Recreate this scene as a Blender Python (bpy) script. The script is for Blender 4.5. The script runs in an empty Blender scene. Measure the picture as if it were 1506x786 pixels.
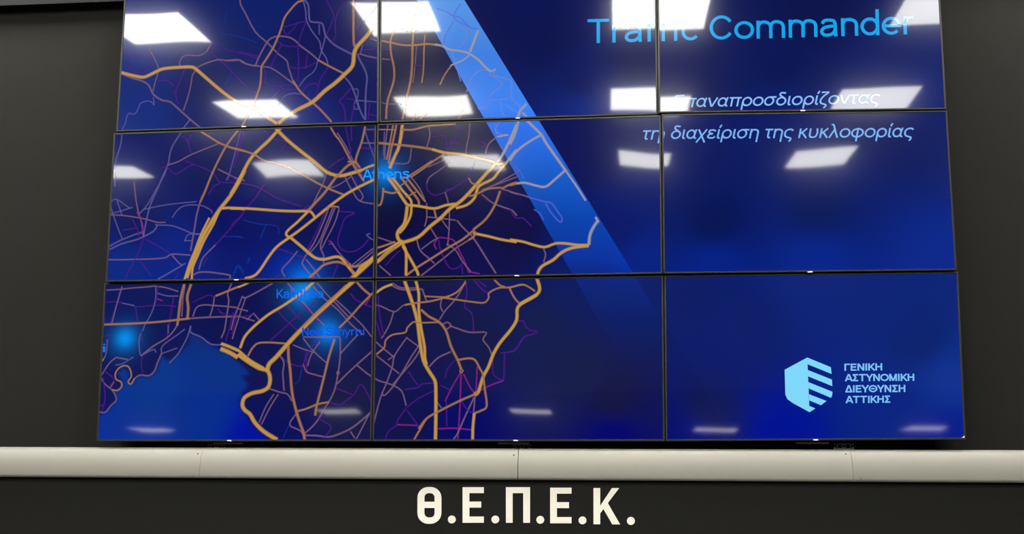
import bpy, bmesh, math, random
from mathutils import Matrix, Vector

S = bpy.context.scene
COL = S.collection
random.seed(4)

# ---------------------------------------------------------------- camera
cam_d = bpy.data.cameras.new('camera')
cam = bpy.data.objects.new('camera', cam_d)
COL.objects.link(cam)
cam_d.sensor_width = 36.0
cam_d.lens = 1596.7 * 36.0 / 1506.0
cam_d.clip_start = 0.05
cam.matrix_world = Matrix(((0.995864, 0.014270, 0.089724, 0.3945),
                           (0.090850, -0.151040, -0.984344, -4.5468),
                           (-0.000494, 0.988425, -0.151712, 1.6205),
                           (0, 0, 0, 1)))
S.camera = cam

# ---------------------------------------------------------------- world, exposure
w = bpy.data.worlds.new('world')
S.world = w
w.use_nodes = True
w.node_tree.nodes['Background'].inputs[0].default_value = (0.6, 0.62, 0.65, 1)
w.node_tree.nodes['Background'].inputs[1].default_value = 0.02
S.view_settings.view_transform = 'Standard'
S.view_settings.look = 'None'
S.view_settings.gamma = 1.0
S.view_settings.use_curve_mapping = False
S.view_settings.exposure = 0.0
try:
    S.cycles.transparent_max_bounces = 48
except Exception:
    pass

LAMP = 48.0          # radiance of the LED ceiling panels
LAMP_REAR = 15.0     # dimmer panels over the low rear part of the room


# ---------------------------------------------------------------- helpers
def lin1(v):
    v = v / 255.0
    return v / 12.92 if v <= 0.04045 else ((v + 0.055) / 1.055) ** 2.4


def lin(c):
    return tuple(lin1(v) for v in c)


def link(o, parent=None):
    COL.objects.link(o)
    if parent is not None:
        o.parent = parent
    return o


def obj(name, bm, mat, parent=None, smooth=False):
    me = bpy.data.meshes.new(name)
    bm.to_mesh(me)
    bm.free()
    if mat is not None:
        me.materials.append(mat)
    if smooth:
        for p in me.polygons:
            p.use_smooth = True
    return link(bpy.data.objects.new(name, me), parent)


def pydata(name, verts, faces, mat, parent=None, cols=None):
    me = bpy.data.meshes.new(name)
    me.from_pydata(verts, [], faces)
    if cols is not None:
        a = me.attributes.new('glow', 'FLOAT_COLOR', 'POINT')
        a.data.foreach_set('color', [c for col in cols for c in (*col, 1.0)])
    me.materials.append(mat)
    return link(bpy.data.objects.new(name, me), parent)


def empty(name, loc=(0, 0, 0)):
    o = bpy.data.objects.new(name, None)
    o.empty_display_size = 0.1
    o.location = loc
    return link(o)


def tag(o, label=None, cat=None, group=None, kind=None):
    if label:
        o['label'] = label
    if cat:
        o['category'] = cat
    if group:
        o['group'] = group
    if kind:
        o['kind'] = kind
    return o


def add_box(bm, x0, x1, y0, y1, z0, z1, bevel=0.0):
    vs = [bm.verts.new((x, y, z)) for x in (x0, x1) for y in (y0, y1) for z in (z0, z1)]
    fs = [bm.faces.new([vs[i] for i in f]) for f in
          ((0, 1, 3, 2), (4, 6, 7, 5), (0, 4, 5, 1), (2, 3, 7, 6), (0, 2, 6, 4), (1, 5, 7, 3))]
    bmesh.ops.recalc_face_normals(bm, faces=fs)
    if bevel:
        es = list({e for f in fs for e in f.edges})
        bmesh.ops.bevel(bm, geom=es, offset=bevel, segments=2, affect='EDGES', profile=0.5)


def box(name, x0, x1, y0, y1, z0, z1, mat, parent=None, bevel=0.0):
    bm = bmesh.new()
    add_box(bm, x0, x1, y0, y1, z0, z1, bevel)
    return obj(name, bm, mat, parent)


# ---------------------------------------------------------------- materials
def mat(name, col, rough=0.6, metal=0.0, spec=0.5, grain=0.0, gscale=60.0, bump=0.0, stretch=None):
    m = bpy.data.materials.new(name)
    m.use_nodes = True
    nt = m.node_tree
    b = nt.nodes['Principled BSDF']
    b.inputs['Base Color'].default_value = (*col, 1)
    b.inputs['Roughness'].default_value = rough
    b.inputs['Metallic'].default_value = metal
    b.inputs['Specular IOR Level'].default_value = spec
    if grain or bump:
        tc = nt.nodes.new('ShaderNodeTexCoord')
        mp = nt.nodes.new('ShaderNodeMapping')
        if stretch:
            mp.inputs['Scale'].default_value = stretch
        nz = nt.nodes.new('ShaderNodeTexNoise')
        nz.inputs['Scale'].default_value = gscale
        nz.inputs['Detail'].default_value = 4
        nt.links.new(tc.outputs['Object'], mp.inputs['Vector'])
        nt.links.new(mp.outputs[0], nz.inputs['Vector'])
        if grain:
            mx = nt.nodes.new('ShaderNodeMix')
            mx.data_type = 'RGBA'
            mx.inputs[6].default_value = (*[c * (1 - grain) for c in col], 1)
            mx.inputs[7].default_value = (*[min(1, c * (1 + grain)) for c in col], 1)
            nt.links.new(nz.outputs['Fac'], mx.inputs[0])
            nt.links.new(mx.outputs[2], b.inputs['Base Color'])
        if bump:
            bp = nt.nodes.new('ShaderNodeBump')
            bp.inputs['Strength'].default_value = bump
            bp.inputs['Distance'].default_value = 0.002
            nt.links.new(nz.outputs['Fac'], bp.inputs['Height'])
            nt.links.new(bp.outputs[0], b.inputs['Normal'])
    return m


M_WALL = mat('charcoal_laminate', (0.0178, 0.0172, 0.0152), 0.7, spec=0.06, grain=0.08, gscale=35, bump=0.15)
M_LOWER = mat('charcoal_board', (0.0140, 0.0136, 0.0124), 0.7, spec=0.06, grain=0.06, gscale=40, bump=0.1)
M_BLACK = mat('matt_black', (0.006, 0.006, 0.006), 0.7, spec=0.2, grain=0.1)
M_BEZEL = mat('bezel_black', (0.026, 0.0245, 0.021), 0.34, spec=0.28, grain=0.05, gscale=120)
M_ALU = mat('brushed_aluminium', (0.235, 0.222, 0.190), 0.5, metal=0.15, spec=0.4, grain=0.05, gscale=30, stretch=(0.4, 6, 30))
M_SCREW = mat('screw_steel', (0.06, 0.058, 0.05), 0.5, metal=0.2, grain=0.05)
M_STEEL = mat('zinc_steel', (0.62, 0.62, 0.60), 0.4, metal=0.2, grain=0.08)
M_SIGN = mat('cream_vinyl', (0.87, 0.83, 0.72), 0.5, grain=0.02)
M_MARK = mat('white_print', (0.9, 0.9, 0.88), 0.4, grain=0.02)
M_CEIL = mat('ceiling_tile', (0.08, 0.08, 0.079), 0.9, grain=0.05)
M_ROOM = mat('grey_paint', (0.035, 0.035, 0.034), 0.8, grain=0.05)
M_FLOOR = mat('dark_carpet', (0.04, 0.04, 0.043), 0.95, grain=0.2, gscale=200)
M_FRAME = mat('white_metal', (0.75, 0.75, 0.73), 0.5, grain=0.02)


def emit_mat(name, col, strength):
    m = bpy.data.materials.new(name)
    m.use_nodes = True
    b = m.node_tree.nodes['Principled BSDF']
    b.inputs['Base Color'].default_value = (0.8, 0.8, 0.8, 1)
    b.inputs['Emission Color'].default_value = (*col, 1)
    b.inputs['Emission Strength'].default_value = strength
    return m


M_LED = emit_mat('led_diffuser', (1.0, 0.985, 0.92), LAMP)
M_LED_DIM = emit_mat('led_diffuser_dimmed', (1.0, 0.985, 0.92), LAMP * 0.68)
M_LED2 = emit_mat('led_diffuser_rear', (1.0, 0.97, 0.95), LAMP_REAR)


def screen_mat(name, cutout=False):
    """Glossy anti-glare glass over a lit LCD picture (picture colours in the 'glow' attribute)."""
    m = bpy.data.materials.new(name)
    m.use_nodes = True
    nt = m.node_tree
    b = nt.nodes['Principled BSDF']
    at = nt.nodes.new('ShaderNodeAttribute')
    at.attribute_name = 'glow'
    b.inputs['Base Color'].default_value = (0.0004, 0.0004, 0.0005, 1)
    b.inputs['Roughness'].default_value = 0.14
    b.inputs['Specular IOR Level'].default_value = 0.09
    b.inputs['Coat Weight'].default_value = 1.0
    b.inputs['Coat Roughness'].default_value = 0.036
    b.inputs['Coat IOR'].default_value = 1.33
    b.inputs['Emission Strength'].default_value = 1.0
    nt.links.new(at.outputs['Color'], b.inputs['Emission Color'])
    if cutout:
        nt.links.new(at.outputs['Alpha'], b.inputs['Alpha'])
    # faint unevenness of the glass
    tc = nt.nodes.new('ShaderNodeTexCoord')
    nz = nt.nodes.new('ShaderNodeTexNoise')
    nz.inputs['Scale'].default_value = 2.6
    nz.inputs['Detail'].default_value = 0
    bp = nt.nodes.new('ShaderNodeBump')
    bp.inputs['Strength'].default_value = 1.0
    bp.inputs['Distance'].default_value = 0.0016
    nt.links.new(tc.outputs['Object'], nz.inputs['Vector'])
    nt.links.new(nz.outputs['Fac'], bp.inputs['Height'])
    nt.links.new(bp.outputs[0], b.inputs['Coat Normal'])
    return m


def pixel_mat():
    """Lit picture elements: they only add their own light to the screen they lie on."""
    m = bpy.data.materials.new('lit_pixels')
    m.use_nodes = True
    nt = m.node_tree
    for n in list(nt.nodes):
        nt.nodes.remove(n)
    out = nt.nodes.new('ShaderNodeOutputMaterial')
    add = nt.nodes.new('ShaderNodeAddShader')
    tr = nt.nodes.new('ShaderNodeBsdfTransparent')
    em = nt.nodes.new('ShaderNodeEmission')
    at = nt.nodes.new('ShaderNodeAttribute')
    at.attribute_name = 'glow'
    nt.links.new(at.outputs['Color'], em.inputs['Color'])
    nt.links.new(tr.outputs[0], add.inputs[0])
    nt.links.new(em.outputs[0], add.inputs[1])
    nt.links.new(add.outputs[0], out.inputs['Surface'])
    return m


M_SCREEN = screen_mat('lcd_screen')
M_LINE = screen_mat('lcd_map_lines', True)
M_PIX = pixel_mat()

# ---------------------------------------------------------------- the room
ZF = 0.0
ZC = 4.40                     # main ceiling
ZR = 2.87                     # low rear ceiling
YW = 0.15                     # face of the wall behind the displays
tag(box('floor', -9.5, 9.5, -18.0, 0.3, -0.1, 0.0, M_FLOOR), kind='structure')
tag(box('ceiling', -9.5, 9.5, -8.2, 0.3, ZC, ZC + 0.1, M_CEIL), kind='structure')
tag(box('ceiling_rear', -9.5, 9.5, -18.0, -8.2, ZR, ZC + 0.1, M_ROOM), kind='structure')
tag(box('wall_front', -9.5, 9.5, YW, YW + 0.15, 0.0, ZC, M_WALL), kind='structure')
tag(box('wall_back', -9.5, 9.5, -18.15, -18.0, 0.0, ZC, M_ROOM), kind='structure')
tag(box('wall_left', -9.65, -9.5, -18.15, 0.3, 0.0, ZC, M_ROOM), kind='structure')
tag(box('wall_right', 9.5, 9.65, -18.15, 0.3, 0.0, ZC, M_ROOM), kind='structure')
tag(box('trim_1', -9.5, 9.5, 0.085, YW, 3.617, ZC, M_BLACK), kind='structure')
TILT = -0.0024                # the rail and the board below it hang a touch lower on the right
lower = box('wall_lower', -5.2, 5.2, -0.035, YW, -1.40, 0.0, M_LOWER)
lower.location = (0, 0, 1.4325)
lower.rotation_euler = (0, -TILT, 0)
tag(lower, kind='structure')

PANELS = {
 (0, 0): {
  'o': [-1.2015,0.0,3.3085],
  'ex': [0.99985,-0.01737,0.0],
  'n': [-0.01737,-0.99984,-0.00426],
  'quad': [(-604.0,336.0),(586.7,360.6),(595.2,-339.4),(-608.9,-343.1)],
  'roads': '''
Y 14.2 -600,-66 -550,-81 -497,-92 -468,-84 -428,-65 -396,-55 -339,-52 -274,-52 -250,-62 -199,-106 -132,-164 -75,-207 -26,-232 16,-244 76,-288 137,-329
P 8.6 -596,-71 -550,-93 -500,-109 -466,-132 -443,-174 -401,-203 -364,-211 -331,-238 -301,-265 -255,-305 -209,-342
L 5.7 -582,-334 -567,-303 -564,-278 -553,-259 -528,-264 -513,-244 -502,-216 -478,-205 -452,-208 -437,-224 -443,-186
P 5.7 -475,43 -448,-3 -427,-44 -424,-65 -438,-121 -446,-162
V 5.7 -551,5 -514,12 -472,-6 -448,-7
V 5.7 -547,5 -557,-35 -543,-64 -502,-70 -470,-55 -463,-31
V 5.7 -426,-114 -386,-111 -343,-141
V 5.7 -299,-49 -309,-85 -324,-125 -338,-165 -332,-206 -323,-222
V 5.7 -328,-133 -346,-173
P 6.3 -323,-46 -326,-24 -301,4 -236,0 -204,16 -195,30 -183,52
V 5.7 -195,24 -138,-27 -79,-82 -21,-144 20,-174 41,-191
V 5.7 -173,46 -108,24 -51,6 6,-12 40,-26
V 5.7 -51,10 40,-14
P 6.8 -251,-71 -264,-95 -270,-144 -280,-192 -298,-255
P 7.1 -251,-59 -202,-37 -146,-23 -106,-28 -74,-26 -49,-28 -25,-44 16,-57 42,-58
P 6.3 -264,-296 -286,-324 -302,-348
B 5.7 -115,209 -121,152
B 5.7 -143,103 -45,79 38,47
B 5.7 -79,-86 -109,-141
P 7.1 -57,305 -55,255 -50,230 -29,193 23,100 77,50 130,-5 171,-39 182,-76 202,-132
O 8.6 202,-132 239,-186 292,-235 336,-276 384,-329
O 9.1 289,305 239,242 219,235 196,215 157,164 143,116 128,72 106,20 76,-31 57,-63 56,-107 52,-155 41,-191 27,-234 -3,-297 -25,-336
L 8.6 226,292 247,242 264,216 269,163 278,138 326,130 338,104 347,71 384,29 432,-1 472,-23
L 6.6 239,242 252,192 258,143 287,89 320,44 329,3 354,-38 361,-70
L 5.7 316,125 318,76
L 6.3 347,71 336,19 322,-29 314,-45
P 8.0 28,-56 43,-18 69,34 92,65 128,76 176,70 208,52 233,27 282,-11 314,-41
O 8.6 314,-41 362,-70 434,-109
P 6.8 -117,-28 -69,-30 -45,-28 -12,-48 28,-58 61,-63 93,-68 125,-86 174,-123 223,-161
L 5.7 231,-162 261,-123 292,-100 307,-76 314,-45
V 5.7 180,-68 220,-77 268,-71 307,-52
V 6.3 254,135 232,72 221,23 227,-41 226,-137
V 5.7 266,-11 260,-83
V 5.7 145,35 123,-13 97,-68
V 5.7 155,119 214,133 258,143
V 5.1 222,141 172,82 151,111
V 5.7 70,-108 79,-140 127,-158 191,-152
V 5.7 135,-150 160,-171 223,-177
V 5.7 65,-67 78,-100 75,-140
L 5.7 138,-246 168,-203 208,-192 240,-198
V 5.7 113,-205 152,-175
V 5.7 239,-194 278,-155 317,-157 311,-204
V 5.7 129,52 161,30 217,24
V 5.7 322,287 347,237 380,170 377,138 351,75
V 6.3 449,281 434,229 404,186 389,130 394,73 383,45
O 10.8 470,362 472,231 476,37 490,13
Y 17.1 592,242 584,178 571,122 540,67 494,16 479,-19 473,-75 434,-117 396,-152 350,-186 296,-235 226,-269 179,-299 141,-329
V 5.7 577,198 531,140 500,93 490,45
P 6.3 548,50 580,37
P 6.8 503,-20 542,-34 582,-43
V 5.7 518,-4 581,-1
L 8.6 495,-20 503,-44 528,-93 540,-133 536,-188 535,-251 536,-326
L 5.7 518,20 507,-20
L 7.4 434,-121 467,-162 491,-218 512,-282 532,-322
L 5.7 475,-186 498,-183 499,-219 484,-250 488,-274 504,-270 492,-234
V 6.8 467,-178 436,-216 417,-236 438,-264 447,-327 451,-351
V 5.7 417,-232 444,-209
V 6.3 484,-250 474,-312 469,-352
V 5.7 452,-225 492,-234
L 5.7 492,-234 585,-245
V 5.7 554,-252 548,-323
V 5.7 547,-299 586,-308
V 5.7 363,-78 332,-125 318,-165
''',
  'bg': [(-560.6,-109.7,16,40,118),(-520.0,-270.1,14,42,125),(-55.0,-1.3,13,28,98),(257.4,49.7,14,20,85),(479.1,-147.7,15,22,88),(534.5,165.0,20,26,85),(267.0,-296.0,12,28,115),(-208.5,-122.6,14,24,90),(33.1,186.9,10,30,105)],
  'texts': [],
  'polys': [],
  'glows': [],
  'mark': (-14.9,-339.1),
 },
 (0, 1): {
  'o': [0.0087,0.0,3.3193],
  'ex': [0.99999,0.00485,-0.0],
  'n': [0.00485,-0.99998,-0.00262],
  'quad': [(-621.6,353.2),(607.1,352.9),(601.1,-342.8),(-613.1,-348.2)],
  'roads': '''
O 8.6 -541,183 -547,111 -558,63 -569,27 -566,-33 -552,-97 -551,-153 -566,-208 -580,-263 -583,-334
O 8.6 -611,28 -573,19 -518,5 -464,2 -410,6 -371,2
W 10.0 -371,2 -340,-4 -309,-21 -278,-28 -248,-33 -217,-44 -178,-73 -148,-106 -121,-130
P 6.8 -607,-56 -568,-61
V 5.7 -608,-12 -573,-13
O 10.0 -466,164 -467,76 -470,4 -471,-84 -477,-163 -496,-250 -510,-336
P 5.7 -452,3 -459,-108 -466,-171
O 6.3 -414,50 -418,2 -420,-109 -427,-173
P 5.7 -520,78 -488,68 -442,71 -411,66
W 11.4 -177,62 -194,19 -213,-36
O 6.8 -293,-93 -324,-136 -346,-183
W 6.8 -217,-52 -247,-75 -301,-97
V 5.7 -463,-92 -416,-94
U 6.3 -365,169 -318,151 -295,134 -256,121 -218,79 -179,66
U 5.7 -257,189 -287,134 -272,109 -218,79
U 5.7 -287,110 -310,70 -325,39 -329,7
K 5.7 -271,77 -233,60 -229,28 -248,-3 -271,-19
K 5.7 -294,-34 -278,-82 -270,-114 -254,-170
K 6.3 -227,-218 -209,-163 -193,-140 -163,-121 -132,-126
K 6.3 -132,-142 -102,-158 -71,-187 -86,-206 -117,-229 -128,-260 -140,-291 -178,-294
K 6.8 -102,-119 -106,-146 -56,-164 -30,-180 -33,-247 -3,-279 12,-310
K 6.3 -128,-260 -86,-257 -41,-254
K 5.7 -79,-261 -71,-316 -56,-332
K 5.7 -64,-277 -18,-310 4,-318
W 6.8 -121,-130 -98,-119
W 11.4 35,-280 8,-310 -3,-341
W 8.6 16,-318 50,-350 81,-374
O 6.8 -254,-256 -246,-311 -265,-342
O 5.7 -399,-307 -437,-345
O 5.7 -445,-298 -467,-344
L 5.7 -607,-254 -584,-263 -514,-265
''',
  'bg': [(-428.6,-103.4,20,20,60),(-366.4,-260.3,20,20,60),(-187.5,14.0,8,18,80),(112.5,4.2,8,18,80),(259.5,-185.7,8,22,92),(258.3,-307.9,8,35,125),(524.7,-132.3,10,20,80),(521.4,-315.0,8,28,110)],
  'texts': [('Traf',[302.6,-14.4,297.6,-1.0,1.3,110.3],(20,165,235),0,0.125)],
  'polys': [],
  'glows': [],
  'band': [((-561.4,408.9),(-354.7,400.7),[0.0939,0.2989,0.6727]),((-436.0,180.1),(-221.1,172.4),[0.0807,0.2771,0.6803]),((-312.9,-44.5),(-89.9,-51.6),[0.0445,0.199,0.6502]),((-174.9,-296.3),(57.1,-302.5),[0.0386,0.2098,0.7911]),((-140.8,-358.4),(93.4,-364.4),[0.0259,0.156,0.7506]),((-23.0,-573.4),(218.8,-578.7),[0.0055,0.101,0.4974]),((92.8,-784.6),(342.0,-789.0),[0,0.0484,0.296]),((190.4,-962.7),(445.9,-966.3),[0,0.0213,0.2029]),((230.6,-1036.1),(488.7,-1039.4),[0,0.0084,0.0944]),((334.0,-1224.8),(598.7,-1227.3),[0,0.002,0.0174]),((428.1,-1396.4),(698.7,-1398.1),[0,0,0])],
  'mark': (-3.1,-343.7),
 },
 (0, 2): {
  'o': [1.221,0.0,3.3116],
  'ex': [1.0,-0.00201,0.0],
  'n': [-0.00201,-0.99999,0.00403],
  'quad': [(-601.6,360.7),(592.6,334.3),(588.0,-348.3),(-607.9,-330.4)],
  'roads': '''
''',
  'bg': [(-512.9,-131.1,12,22,85),(-81.3,-145.2,5,20,85),(342.6,-159.1,8,25,100),(529.2,-314.1,12,32,110),(71.3,93.5,8,18,75),(-87.6,-310.8,5,28,105)],
  'texts': [('fic Commander',[-602.0,-8.2,1075.9,-6.1,2.3,110.0],(20,165,235),0,0.125),('Επαναπροσδιορίζοντας',[-546.0,-308.0,858.2,-7.1,1.3,56.0],(140,190,250),0.21,0.118)],
  'polys': [],
  'glows': [],
  'mark': (-2.0,-337.3),
 },
 (1, 0): {
  'o': [-1.2083,0.0,2.6164],
  'ex': [0.99993,0.01175,-0.0],
  'n': [0.01175,-0.99993,0.00183],
  'quad': [(-603.8,336.6),(588.8,352.6),(594.2,-337.4),(-602.5,-336.9)],
  'roads': '''
L 6.8 -566,349 -568,291 -579,243 -587,205 -587,129 -585,91
L 7.4 -266,380 -297,328 -328,276 -340,238 -347,186 -372,125 -389,78 -418,4 -433,-71 -442,-136
L 6.3 -351,177 -364,134 -398,69 -433,4 -464,-33
P 6.8 -347,186 -300,200 -240,232 -114,281
V 5.7 -240,232 -257,284 -244,322 -230,331
V 5.7 -302,323 -272,308 -262,284
V 5.7 -379,168 -351,177 -312,143 -270,166 -233,184 -185,169 -137,144
V 5.7 -272,204 -224,184
V 6.3 -137,144 -112,106 -107,97 -134,83 -156,46
V 6.3 -98,101 -69,100 6,94
P 7.1 -119,163 -80,143 -32,119 5,108
O 8.6 -222,350 -202,335 -163,311 -124,286 -81,266 -38,251 0,241
O 9.1 -27,346 -63,299 -90,257 -120,196 -146,135 -171,65 -192,14
P 8.0 -192,14 -204,-38 -211,-93 -218,-149 -225,-204
V 6.3 -8,336 -29,260 -54,185 -70,110
L 5.7 -22,336 -46,223 -66,138 -79,110
Y 16.0 4,156 -22,100 -57,39 -102,-20 -137,-76 -172,-140 -197,-205 -218,-260 -238,-324
Y 9.7 -102,-20 -127,-85 -166,-159 -191,-223 -212,-278 -214,-333
Y 9.7 -147,-57 -181,-131 -206,-204 -227,-260 -247,-333
Y 11.4 -93,-16 -65,-14 -18,-17 10,-21
L 5.7 -451,-15 -357,3 -272,12 -207,17
L 5.7 -316,-54 -290,-17 -253,1 -196,0 -168,-8 -139,-25 -138,-38
L 5.7 -597,-31 -545,-18 -498,-4
L 5.7 -600,21 -577,35 -537,10 -508,-9
P 6.3 -596,-36 -534,-41 -477,-50 -429,-60 -381,-74 -344,-74
L 6.3 -381,-86 -314,-90 -257,-111 -219,-126 -181,-129
L 5.7 -255,-158 -218,-158
L 5.7 -255,-162 -238,-130 -191,-131
L 5.7 -599,7 -587,-31 -560,-97 -538,-144
L 5.7 -572,30 -555,-13 -544,-41
L 7.4 -598,-180 -547,-153 -492,-131 -450,-117
L 8.0 -597,-194 -537,-167 -472,-150 -439,-136 -398,-114 -383,-90 -390,-81
P 6.3 -498,113 -487,42 -474,-14 -452,-80 -442,-136
M 6.3 -478,-24 -463,-52 -447,-90 -449,-127
V 5.7 -540,-107 -474,-98
V 5.7 -495,-61 -469,-108 -463,-136
P 6.8 -594,-238 -533,-239 -467,-238 -392,-237 -336,-232 -308,-217 -224,-223
P 6.3 -308,-222 -278,-254 -259,-268
L 7.4 -368,-328 -332,-309 -286,-282 -246,-259
V 5.1 -434,-146 -366,-184 -318,-212
V 5.7 -439,-141 -455,-192 -476,-242 -502,-293 -514,-330
V 5.1 -457,-238 -427,-275 -397,-312
V 6.8 2,-46 -34,-87 -69,-128 -114,-178
P 6.8 -114,-178 -150,-214 -172,-242 -184,-288
V 5.7 -149,-233 -166,-269
P 7.4 -206,-310 -183,-299 -136,-299 -80,-307 -43,-315 -47,-330
B 6.3 -33,-326 -8,-271 16,-299
B 5.7 -78,-142 -4,-143
V 5.7 -289,-328 -276,-300
Y 14.2 170,352 147,332 106,286 61,244 25,202 -10,132 -36,81 -55,49
Y 14.2 132,350 147,332 191,288 248,240 315,187 372,139 428,121 474,129 529,145
O 8.6 -64,259 -14,246 43,226 91,196 148,181 204,161 261,132 318,98 383,64 458,33
V 5.7 -8,317 -24,251 -49,166
V 5.7 86,334 125,295 186,279 164,237 151,209
Y 11.4 -53,-17 14,-18 89,-24 155,-30 229,-34 270,-34 294,-36
V 5.7 -57,133 -18,100 48,84 96,60 153,26 218,2 265,-13
V 6.3 95,88 59,33 15,-22 -12,-59 -48,-91
P 6.3 372,134 355,83 333,37 311,-9 284,-32
V 6.3 275,-27 288,-13 321,-9
M 6.8 270,-27 294,-36
O 10.8 294,-36 320,-4 365,46 410,110 428,128 464,165 501,183
Y 10.8 294,-36 249,-82 208,-118 200,-137 214,-151
Y 10.3 294,-36 308,-39 327,-65
Y 11.4 214,-151 259,-119 322,-69 394,-10 453,33 503,62 558,89 612,114
Y 12.0 214,-146 271,-193 308,-225 336,-244 373,-249 419,-239 446,-245 474,-278 512,-323
Y 11.4 214,-151 160,-191 125,-236 90,-291 63,-318 22,-330
O 10.3 307,-330 347,-294 374,-272 428,-261 465,-273 493,-282 529,-278 574,-252 592,-234
Y 18.5 467,-364 512,-319 556,-279 601,-234
Y 8.6 512,-323 529,-287 565,-261 583,-243
O 8.0 380,350 405,307 434,269 492,164 539,94
P 6.3 414,316 443,273 472,221 501,164 530,117
O 9.1 539,342 526,276 505,211 501,183 520,155
L 6.3 539,323 554,276 583,200
L 5.7 544,328 590,327
P 6.3 522,267 591,265
V 6.3 518,244 592,240
O 7.4 501,183 464,184
Y 9.7 529,145 556,158 584,167
V 6.3 451,344 466,278 477,221 463,193
V 5.7 478,343 480,277
V 6.3 449,203 417,185 381,157
P 5.7 383,64 429,82 484,118
P 6.8 451,128 466,90 494,43 523,6 596,-9
P 6.3 474,137 503,80 536,29 523,6
V 5.7 493,118 512,80
P 6.8 386,-20 360,-93 325,-175 290,-230 273,-266
P 6.3 404,-20 370,-112 344,-175 299,-230
P 6.8 413,-20 387,-93 353,-185 368,-231 369,-267
P 6.3 432,-25 415,-85 380,-158 358,-203
V 6.3 372,-29 342,-111 294,-207
O 6.8 372,-24 404,-15 432,-20
V 6.3 432,-39 501,-46 460,-67 443,-113 430,-158 436,-195 468,-216 509,-214 545,-188 563,-165
L 6.3 553,-142 572,-160 595,-170
L 5.7 558,-142 572,-138
P 6.3 399,-172 436,-222 483,-269
O 8.6 483,-269 503,-323
P 6.3 492,-278 537,-242 600,-193
P 5.7 502,-287 600,-206
M 6.3 389,-167 403,-176 390,-185
V 6.3 160,-196 235,-224 281,-239
V 5.7 170,-200 142,-214
P 6.3 253,-211 217,-256 186,-292 201,-324
V 6.8 155,-324 182,-315
P 6.8 273,-266 301,-303 334,-335
P 6.3 291,-248 329,-294 357,-335
V 6.8 433,-268 420,-304 407,-336
B 5.7 7,-69 73,-88 157,-99 167,-136
B 5.7 110,-89 85,-153
B 5.7 -46,-142 10,-148
B 6.8 -30,-317 -13,-271 17,-313
B 8.6 41,-235 33,-263
''',
  'bg': [(-480.5,-49.9,12,22,90),(-316.8,-234.9,10,35,130),(-119.6,158.8,12,22,85),(287.9,-153.0,5,12,80),(367.8,241.2,10,18,80),(-18.7,-57.5,5,15,95),(232.2,-301.9,2,28,140),(-528.9,-292.6,12,40,130),(530.6,-275.9,8,12,80)],
  'texts': [('Athens',[531.6,102.2,208.7,1.5,-1.0,44.2],(30,150,255),0,0.15)],
  'polys': [],
  'glows': [(633.4,128.5,68.4,0.0,0.2,0.75),(281.5,-344.2,74.10000000000001,0,0.16,0.6)],
  'mark': (-13.8,-334.8),
 },
 (1, 1): {
  'o': [0.0103,0.0,2.6208],
  'ex': [0.99999,-0.00335,0.0],
  'n': [-0.00335,-0.99999,-0.00226],
  'quad': [(-625.1,346.3),(611.2,348.8),(604.1,-337.7),(-620.3,-342.3)],
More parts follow.
